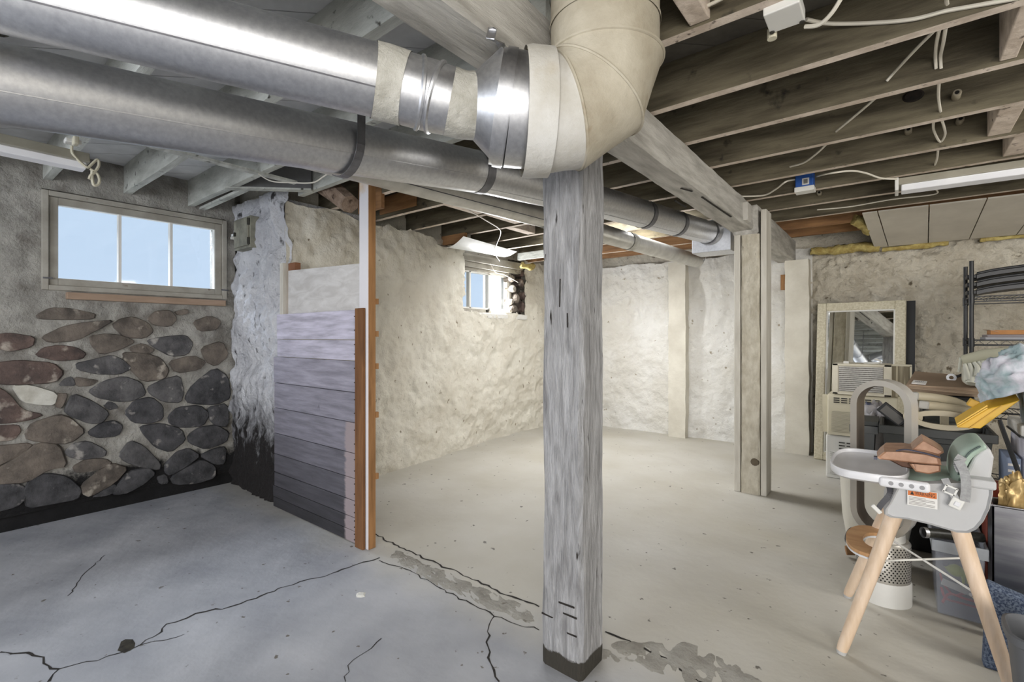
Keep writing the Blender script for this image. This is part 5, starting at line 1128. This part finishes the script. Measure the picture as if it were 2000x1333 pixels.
for i in range(9):
    p = Ra.lerp(Rb, .02 + i * .11); L = random.uniform(.10, .16)
    MB().tube(smooth_path([p + Vector((0, -.03, -.02)), p + Vector((random.uniform(-.01, .02), -.045, -L * .5)), p + Vector((random.uniform(.0, .05), -.06, -L))], 4), [.010 + .010 * k / 8 for k in range(9)], 8).build('fringe', palew, rl, smooth=True)
MB().box(Ra.x - .0, Rb.x + .06, 4.02, 4.2, 1.0, Ra.z - .03).build('base_cushion', palew, rl, bevel=.03, seg=3)
# yellow tray wedged at an angle
yl_m = plain('yellow_plastic', S(226, 180, 56), .45); yd = plain('amber_plastic', S(204, 156, 40), .5)
ty = thing('yellow_tray', 'yellow plastic tray propped at a slant over the charcoal tote', 'tray', ony(1900, 830, 3.55))
Y0 = 3.42
a, b, c_, d_ = [ony(px, py, Y0) for px, py in ((1869, 836), (1928, 800), (1993, 782), (1915, 838))]
MB().prism([a, d_, c_, b], (-.0, .16, .03)).build('tray_body', yl_m, ty, bevel=.004)
for e in (0, .012): MB().bar(a + Vector((.0, -.004, .008 + e)), b + Vector((0, -.004, .008 + e)), .012, .006).build('tray_lip', yl_m, ty)
MB().bar(a.lerp(d_, .5) + Vector((0, -.003, 0)), b.lerp(c_, .45) + Vector((0, -.003, 0)), .006, .004).build('tray_rib', yd, ty)
p = ony(1905, 790, 3.6); MB().obox(p, (1, 0, -.5), (0, 1, 0), (.5, 0, 1), .03, .03, .02).build('tray_corner', yl_m, ty, bevel=.003)
# leaning black bar and grey striped case
tag(MB().bar(ony(1952, 822, 3.34), ony(1999, 950, 3.20), .016, .042, up=(0, -1, 0)).build('black_bar', black_p, bevel=.004), 'flat black bar leaning between the white hamper and the steel bin', 'bar')
gc = thing('grey_case', 'dark grey ribbed case standing beside the white hamper', 'case', (.74, 3.2, 0))
MB().prism([(.575, 3.12, .0), (.62, 3.12, .98), (.86, 3.12, 1.0), (.86, 3.12, 0)], (0, .20, 0)).build('case_body', plain('dark_grey_fabric', S(84, 84, 78), .8), gc, bevel=.02, seg=3)
for z in (.62, .70, .78, .86): MB().bar((.585 + (z - .5) * .04, 3.117, z - .04), (.84, 3.117, z + .05), .004, .01, up=(0, 0, 1)).build('rib', plain('mid_grey_trim', S(110, 110, 102)), gc)
# steel bin
steel = mat('brushed_steel', S(176, 176, 180), S(150, 150, 156), rough=.28, metal=1, scale=4, stretch=(1, 1, 8))
sb = thing('steel_bin', 'open rectangular brushed steel bin behind the blue rug panel', 'bin', (.5, 3.0, 0))
x0, x1, y0, y1 = .335, .62, 2.965, 3.10
MB().box(x0, x1, y0, y0 + .006, 0, .56).box(x0, x1, y1 - .006, y1, 0, .56).box(x0, x0 + .006, y0, y1, 0, .56).box(x1 - .006, x1, y0, y1, 0, .56).box(x0, x1, y0, y1, 0, .01).build('bin_body', steel, sb)
MB().tube([(x0, y0, .56), (x1, y0, .56), (x1, y1, .56), (x0, y1, .56), (x0, y0, .56)], .005, 8).build('rolled_rim', steel, sb)
bag('foil_bag', 'crumpled gold foil bag sticking out of the steel bin', (.41, 3.03, .57), .05, .04, .12, mat('gold_foil', S(206, 180, 128), S(158, 128, 78), rough=.38, metal=.45, scale=9), 9, crumple=.32)
rd = plain('rust_red_plastic', S(132, 52, 32), .6); tag(MB().prism([(.335, 3.13, .0), (.52, 3.13, .0), (.52, 3.13, .60), (.335, 3.13, .60)], (0, .18, 0)).build('red_carton', rd, bevel=.01), 'rust red box glimpsed between the high chair seat and the steel bin', 'box')
bx = thing('blue_carton', 'blue-grey printed carton behind the high chair backrest', 'carton', (.44, 3.5, .62))
MB().box(.435, .485, 3.40, 3.64, .0, .70).build('carton_body', plain('blue_grey_card', S(132, 146, 172), .7), bx, bevel=.003)
for z in (.60, .63, .66): MB().box(.439, .481, 3.398, 3.40, z, z + .012).build('print_line', lab_m, bx)
# blue rug panel, dark bin
rug = mat('blue_heather_rug', S(150, 166, 192), S(76, 92, 124), rough=1, scale=140, bump=.9, bscale=150, lo=.42, hi=.58)
tag(MB().prism([(.272, 2.63, 0), (.60, 2.63, 0), (.60, 2.63, .25), (.33, 2.63, .32), (.285, 2.63, .335)], (.0, .06, 0)).build('rug_panel', rug, bevel=.008), 'blue heathered rug-covered panel standing on edge by the high chair leg', 'rug')
db = thing('waste_bin', 'dark grey plastic waste bin in front of the blue rug panel', 'bin', (.40, 2.2, 0))
mb = MB(); n = 32; cx, cyb = .415, 2.20
sq = lambda r, z: [Vector((cx + math.copysign(abs(math.cos(2 * math.pi * i / n)) ** .55, math.cos(2 * math.pi * i / n)) * r, cyb + math.copysign(abs(math.sin(2 * math.pi * i / n)) ** .55, math.sin(2 * math.pi * i / n)) * r * .8, z)) for i in range(n)]
for r in (sq(.10, 0), sq(.132, .345), sq(.142, .352), sq(.142, .375), sq(.134, .378), sq(.125, .36), sq(.09, .01)): mb.v += r
for k in range(6):
    for i in range(n): mb.f.append((k * n + i, k * n + (i + 1) % n, (k + 1) * n + (i + 1) % n, (k + 1) * n + i))
mb.f += [tuple(range(n)), tuple(6 * n + i for i in range(n))]; mb.m = [0] * len(mb.f)
mb.build('bin_body', plain('graphite_plastic', S(92, 94, 98), .5), db, smooth=40)
MB().add(sq(.118, .30), [tuple(range(n))]).build('liner', plain('black_liner', S(16, 16, 18), .7), db)
# clear tote with toys
clear = mat('clear_plastic', S(190, 196, 208), S(184, 190, 202), rough=.2, alpha=.30)
ct = tote('clear_bin', .145, .318, 3.0, 3.36, .004, .345, clear, 'clear plastic bin of toys on the floor behind the high chair legs', taper=.012, rim=False, cat='bin', wall=.003)
for a, b, c, d in ((.135, .328, 2.99, 3.0), (.135, .145, 3.0, 3.36), (.318, .328, 3.0, 3.36), (.135, .328, 3.36, 3.37)): MB().box(a, b, c, d, .298, .350).build('rim', mat('frosted_clear_rim', S(196, 202, 208), S(180, 186, 194), rough=.35, alpha=.7), ct, bevel=.003)
red = plain('coral_red_plastic', S(206, 72, 62), .4)
for i, pp in enumerate(([(.165, 3.02, .05), (.20, 3.05, .085), (.25, 3.03, .09), (.30, 3.06, .075)], [(.16, 3.05, .09), (.19, 3.03, .05), (.24, 3.04, .04), (.295, 3.05, .035)], [(.17, 3.06, .13), (.185, 3.03, .10), (.22, 3.03, .055), (.27, 3.10, .05)])):
    tag(MB().tube(smooth_path([(max(x, .175), y + .05 * i, z + .004) for x, y, z in pp], 6), .008, 8, flat=.6).build('toy_strap', red, smooth=True), ['arched coral red toy strap lying highest in the clear bin', 'coral red toy strap lying flat along the clear bin floor', 'coral red toy strap slanting down the clear bin side'][i], 'toy', 'red straps in the clear bin')
gt = thing('toy_animal', 'lime green toy creature inside the clear bin', 'toy', (.24, 3.04, .20)); lime = plain('lime_green_plastic', S(190, 204, 60), .4)
MB().tube(smooth_path([(.185, 3.04, .225), (.205, 3.04, .215), (.235, 3.045, .205), (.265, 3.05, .185), (.29, 3.05, .178)], 5), [.008, .009, .011, .014, .018, .022, .025, .027, .028, .027, .024, .02, .016, .012, .009, .007, .006, .005, .004, .003, .003], 10).build('toy_body', lime, gt, smooth=True)
MB().tube([(.245, 3.03, .195), (.248, 3.02, .165)], .006, 8).tube([(.262, 3.06, .185), (.266, 3.06, .155)], .006, 8).build('toy_legs', lime, gt)
MB().lathe((.188, 3.04, .23), [(0, -.012), (.010, -.008), (.012, 0), (.008, .010), (0, .012)], 10).build('toy_head', plain('dark_toy_head', S(74, 66, 60)), gt, smooth=True)
tag(MB().obox((.225, 3.035, .135), (1, .1, -.28), (0, 1, 0), (.28, 0, 1), .055, .003, .016).build('white_strip', plastic_w, bevel=.003), 'flat white plastic strip with holes inside the clear bin', 'toy')
# vacuum tube on the bin
vt = thing('vacuum_tube', 'black vacuum tube with chrome end lying across the clear bin', 'tube', (.2, 3.0, .42)); va = ony(1808, 1041, 2.97); vb = ony(1890, 1048, 3.06)
MB().tube([va, vb + Vector((.05, .02, 0))], .022, 18).build('tube', mat('speckled_black_tube', S(52, 52, 46), S(26, 26, 24), rough=.4, scale=80), vt, smooth=True)
dvt = (vb - va).normalized(); MB().tube([va - dvt * .012, va + dvt * .004], .024, 20, caps=False).build('chrome_end', galv, vt, smooth=True); MB().tube([va - dvt * .004, va - dvt * .002], .019, 18).build('bore', hole_m, vt)
# wrench on the carton
wr = thing('adjustable_wrench', 'chrome adjustable wrench with black grip on the pale carton', 'wrench', ony(1865, 735, 4.2)); wa = ony(1858, 738, 4.25); wb_ = ony(1888, 729, 4.25)
MB().lathe(wa, [(.012, -.006), (.026, -.006), (.026, .006), (.012, .006), (.012, -.006)], 14, axis=(0, 1, 0)).build('jaw', galv, wr); MB().bar(wa + Vector((.02, 0, .004)), wb_, .01, .016).build('grip', black_p, wr, bevel=.003)
pass
